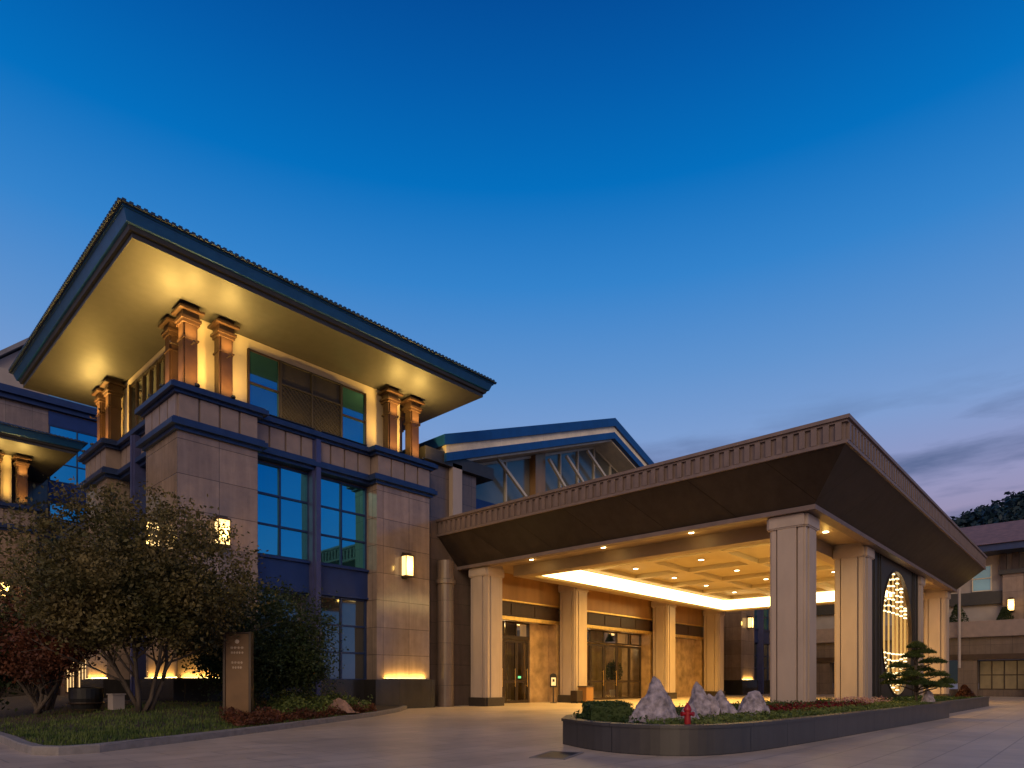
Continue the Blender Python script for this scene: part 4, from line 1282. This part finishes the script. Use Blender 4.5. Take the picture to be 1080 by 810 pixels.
bn = empty('litter_bin', (26.25, 19.15, 0), label='taller bronze litter bin in front of the second back column', cat='bin')
MB().box(-.3, .3, -.25, .25, .05, .78).build('body', 'wood_panel', bn, local=True, bevel=.01)
MB().box(-.33, .33, -.28, .28, .782, .84).build('lid', 'bronze', bn, local=True, bevel=.01)
MB().box(-.26, .26, -.21, .21, 0, .048).build('base', 'black_metal', bn, local=True)
bn = empty('luggage_stool', (25.55, 19.2, 0), label='low dark box stool left of the bronze litter bin', cat='stool')
MB().box(-.24, .24, -.2, .2, .1, .62).build('body', 'dark_bronze', bn, local=True, bevel=.012)
for a, b in ((-.2, -.16), (.2, -.16), (.2, .16), (-.2, .16)):
    MB().box(a - .02, a + .02, b - .02, b + .02, 0, .098).build('leg', 'black_metal', bn, local=True)
ex = MB(); ex.box(23.72, 23.92, 21.42, 21.45, 1.22, 1.33)
tag(ex.build('exit_light', 'exit_green'), 'small green lit exit marker on the left doorway glass', 'light')

pt_ = empty('potted_tree', (34.3, 22.85, 0), label='potted green plant inside the wide glazed entrance', cat='plant')
MB().lathe([(.2, .02), (.3, .5), (.32, .52), (.27, .53), (.25, .45)], 0, 0, 20).build('pot', 'ceramic', pt_, local=True, smooth=True)
st = MB(); st.tube([(0, 0, .4), (.03, 0, 1.0), (-.03, .03, 1.6)], [.03, .025, .015], 6); st.build('trunk', 'bark', pt_, local=True)
cm = MB(); clump(cm, (0, 0, 1.7), .55, .75, 1200, .07); cm.build('foliage', 'leaf_hedge', pt_, local=True)

# left garden bits
ub = empty('utility_box', (5.0, 17.6, .40), R(10), label='pale grey utility box at the foot of the big tree', cat='box')
MB().box(-.14, .14, -.12, .12, 0, .36).build('body', 'pale_plaster', ub, local=True, bevel=.01)
MB().box(-.16, .16, -.14, .14, .362, .39).build('lid', 'pale_plaster', ub, local=True)
tub = empty('garden_tub', (4.55, 18.3, .42), label='dark round garden tub left of the big tree trunk', cat='tub')
MB().lathe([(.30, 0), (.36, .25), (.37, .5), (.34, .52), (.31, .45)], 0, 0, 24).build('tub', 'black_metal', tub, local=True, smooth=False)
MB().lathe([(.375, .12), (.385, .14), (.375, .16)], 0, 0, 24).build('hoop', 'dark_bronze', tub, local=True)
lwl = MB(); lwl.box(-2.0, 2.2, 23.0, 23.3, 0, .75); lwl.box(-2.05, 2.25, 22.95, 23.35, .752, .82)
tag(lwl.build('garden_wall', 'pale_plaster'), 'low pale garden wall at the left edge behind the maple', 'wall')

# ------------------------------------------------------------------ lamps on the buildings
def sconce(x, y, z, face, label, power=30.0):
    """face: '-y' or '-x'"""
    o = empty('wall_lamp', (x, y, z), 0 if face == '-y' else R(-90), label=label, cat='wall lamp', group='lantern wall lamps on the stone piers')
    MB().box(-.11, .11, -.06, 0, -.5, .55).build('back_plate', 'dark_bronze', o, local=True)
    sh = MB(); sh.box(-.17, .17, -.36, -.08, -.38, .38); sh.build('shade', 'lamp_shade', o, local=True)
    fr = MB()
    fr.box(-.20, .20, -.39, -.05, .382, .44); fr.box(-.13, .13, -.31, -.06, .442, .50); fr.box(-.20, .20, -.39, -.05, -.44, -.382)
    for a in (-.185, .185):
        for b in (-.375, -.07): fr.box(a - .012, a + .012, b - .012, b + .012, -.38, .38)
    fr.build('cage', 'dark_bronze', o, local=True)
    l = lamp('lamp', 'POINT', (0, -.55, 0), power, None, size=.15)
    l.parent = o; l.location = (0, -.5, 0)
    return o
tx, ty = T0.x, T0.y
sconce(tx + 1.25, ty, 5.72, '-y', 'lit lantern on the corner pier of the tower, half behind the tree')
sconce(tx + 8.5, ty, 5.62, '-y', 'lit lantern on the right pier of the tower, nearest the canopy')
sconce(tx, ty + 1.35, 5.62, '-x', 'lit lantern on the left side of the corner pier, behind leaves')
sconce(tx, ty + 8.05, 5.62, '-x', 'lit lantern on the far left pier of the tower, behind leaves')
sconce(-1.95 + 8.5, 40.6, 5.62, '-y', 'lit lantern on the far pavilion at the left edge')
sconce(48.3 + 1.25, 20.6, 5.62, '-y', 'lit lantern on the dim tower seen under the canopy')
sconce(57.0, 4.9, 6.4, '-x', 'lit lantern on the terraced building at the right edge')

def uplight(x, y, z, label, power, aim, spot=100, group='uplights at the column feet', colr=WARM):
    o = empty('uplight', (x, y, z), label=label, cat='uplight', group=group)
    MB().lathe([(.07, 0), (.07, .05), (.055, .07), (.05, .05)], 0, 0, 14).build('housing', 'black_metal', o, local=True)
    MB().lathe([(.045, .045), (.045, .052)], 0, 0, 12).build('lens', 'downlight', o, local=True)
    lamp('lamp', 'SPOT', (x, y, z + .09), power, o, size=.06, target=(x + aim[0], y + aim[1], z + aim[2]), spot=spot, blend=.8, color=colr)
    return o
UZ = 10.035
ul = [(.50, -.21, 'uplight at the front of the corner column under the tower eaves', (0, .1, 2)),
      (-.21, .60, 'uplight on the left side of the corner column under the tower eaves', (.1, 0, 2)),
      (1.60, -.21, 'uplight at the third column right of the tower corner', (0, .1, 2)),
      (-.21, 1.60, 'uplight at the column just behind the tower corner', (.1, 0, 2)),
      (8.20, -.21, 'uplight at the left column of the right-hand pair', (0, .1, 2)),
      (9.30, -.21, 'uplight at the right column of the right-hand pair', (0, .1, 2)),
      (-.21, 7.80, 'uplight at the nearer column of the far left pair', (.1, 0, 2)),
      (-.21, 8.90, 'uplight at the farther column of the far left pair', (.1, 0, 2))]
for x, y, lb, aim in ul:
    uplight(tx + x, ty + y, UZ, lb, 330, aim, 165)
for x, lb in ((8.20, 'uplight at the left visible column of the far pavilion'), (9.30, 'uplight at the right visible column of the far pavilion')):
    uplight(-1.95 + x, 40.6 - .21, UZ, lb, 190, (0, .1, 2), 165)
def eave_fill_light(x, y, z, rz, label, power=360):  # lamps and housings added to brighten the soffit beside the capitals
    o = empty('eave_fill_light', (x, y, z), rz, label=label, cat='light', group='added eave fill lights near the column tops')
    MB().lathe([(.028, -.07), (.03, 0), (.025, .01), (.022, .0)], 0, 0, 12).build('housing', 'dark_bronze', o, local=True)
    MB().box(-.012, .012, .02, .25, -.055, -.035).build('bracket', 'dark_bronze', o, local=True)
    l = lamp('lamp', 'SPOT', (0, 0, 0), power, None, size=.08, spot=150, blend=1.0, color=(1, .62, .15))
    l.parent = o; l.location = (0, -.02, .03); l.rotation_euler = (R(180), 0, 0)
for ox, oy, pairs in ((tx, ty, ((.50, .06, 0, 'corner column, right side'), (.06, .55, -90, 'corner column, left side'), (1.60, .06, 0, 'third column from the corner'),
        (8.20, .06, 0, 'left column of the right-hand pair'), (9.30, .06, 0, 'right column of the right-hand pair'), (.06, 7.80, -90, 'nearer column of the far left pair'), (.06, 8.90, -90, 'farther column of the far left pair'))),
        (-1.95, 40.6, ((8.20, .06, 0, 'left column of the far pavilion'), (9.30, .06, 0, 'right column of the far pavilion')))):
    for x, y, a, lb in pairs:
        eave_fill_light(ox + x + (-.05 if a else 0), oy + y - (0 if a else .05), 11.5, R(a), 'added eave fill light near the top of the ' + lb)
# strip lights on the plinth tops, washing up the piers
def strip(x, y, z, L, axis, label, power=45, tilt=-18):
    o = empty('wall_washer', (x, y, z), 0 if axis == 'x' else R(-90), label=label, cat='light', group='strip lights on the plinth tops')
    MB().box(-L / 2, L / 2, -.035, .035, 0, .03).build('housing', 'black_metal', o, local=True)
    MB().box(-L / 2 + .02, L / 2 - .02, -.02, .02, .031, .036).build('diffuser', 'cove_glow', o, local=True)
    l = lamp('lamp', 'AREA', (0, 0, .06), power, None, size=L, size_y=.04); l.parent = o; l.location = (0, 0, .05); l.rotation_euler = (R(180) + R(tilt), 0, 0)
    return o
strip(tx + 1.25, ty - .09, 1.155, 2.2, 'x', 'glowing strip light at the foot of the corner pier, right face')
strip(tx + 8.55, ty - .09, 1.155, 2.0, 'x', 'glowing strip light at the foot of the right pier')
strip(tx - .09, ty + 1.35, 1.155, 2.2, 'y', 'glowing strip light at the foot of the corner pier, left face')
strip(tx - .09, ty + 8.05, 1.155, 2.2, 'y', 'glowing strip light at the foot of the far left pier')
strip(tx + 3.75, ty + .24, 10.04, 1.9, 'x', 'added low fill strip on the cornice under the left upper window', 34, 8)  # the cornice strips are added fill, evening out the soffit light
strip(tx + 5.95, ty + .24, 10.04, 1.9, 'x', 'added low fill strip on the cornice under the right upper window', 34, 8)
strip(tx + .34, ty + 4.7, 10.04, 3.2, 'y', 'added low fill strip on the cornice on the left side of the tower', 50, 8)
strip(48.3 + 1.25, 20.6 - .09, 1.155, 1.8, 'x', 'glowing strip light on the dim tower seen under the canopy')
strip(-1.95 + 8.5, 40.6 - .09, 1.155, 2.0, 'x', 'glowing strip light at the foot of the far pavilion')

dc = empty('drain_cover', (7.45, 5.95, .004), R(20), label='dark rectangular drain cover in the paving beside the planter nose', cat='drain cover')
MB().box(-.42, .42, -.22, .22, 0, .006).build('plate', 'planter_granite', dc, local=True)
MB().ring(rect(-.47, .47, -.27, .27), rect(-.421, .421, -.221, .221), 0, .009).build('frame', 'kerb_stone', dc, local=True)
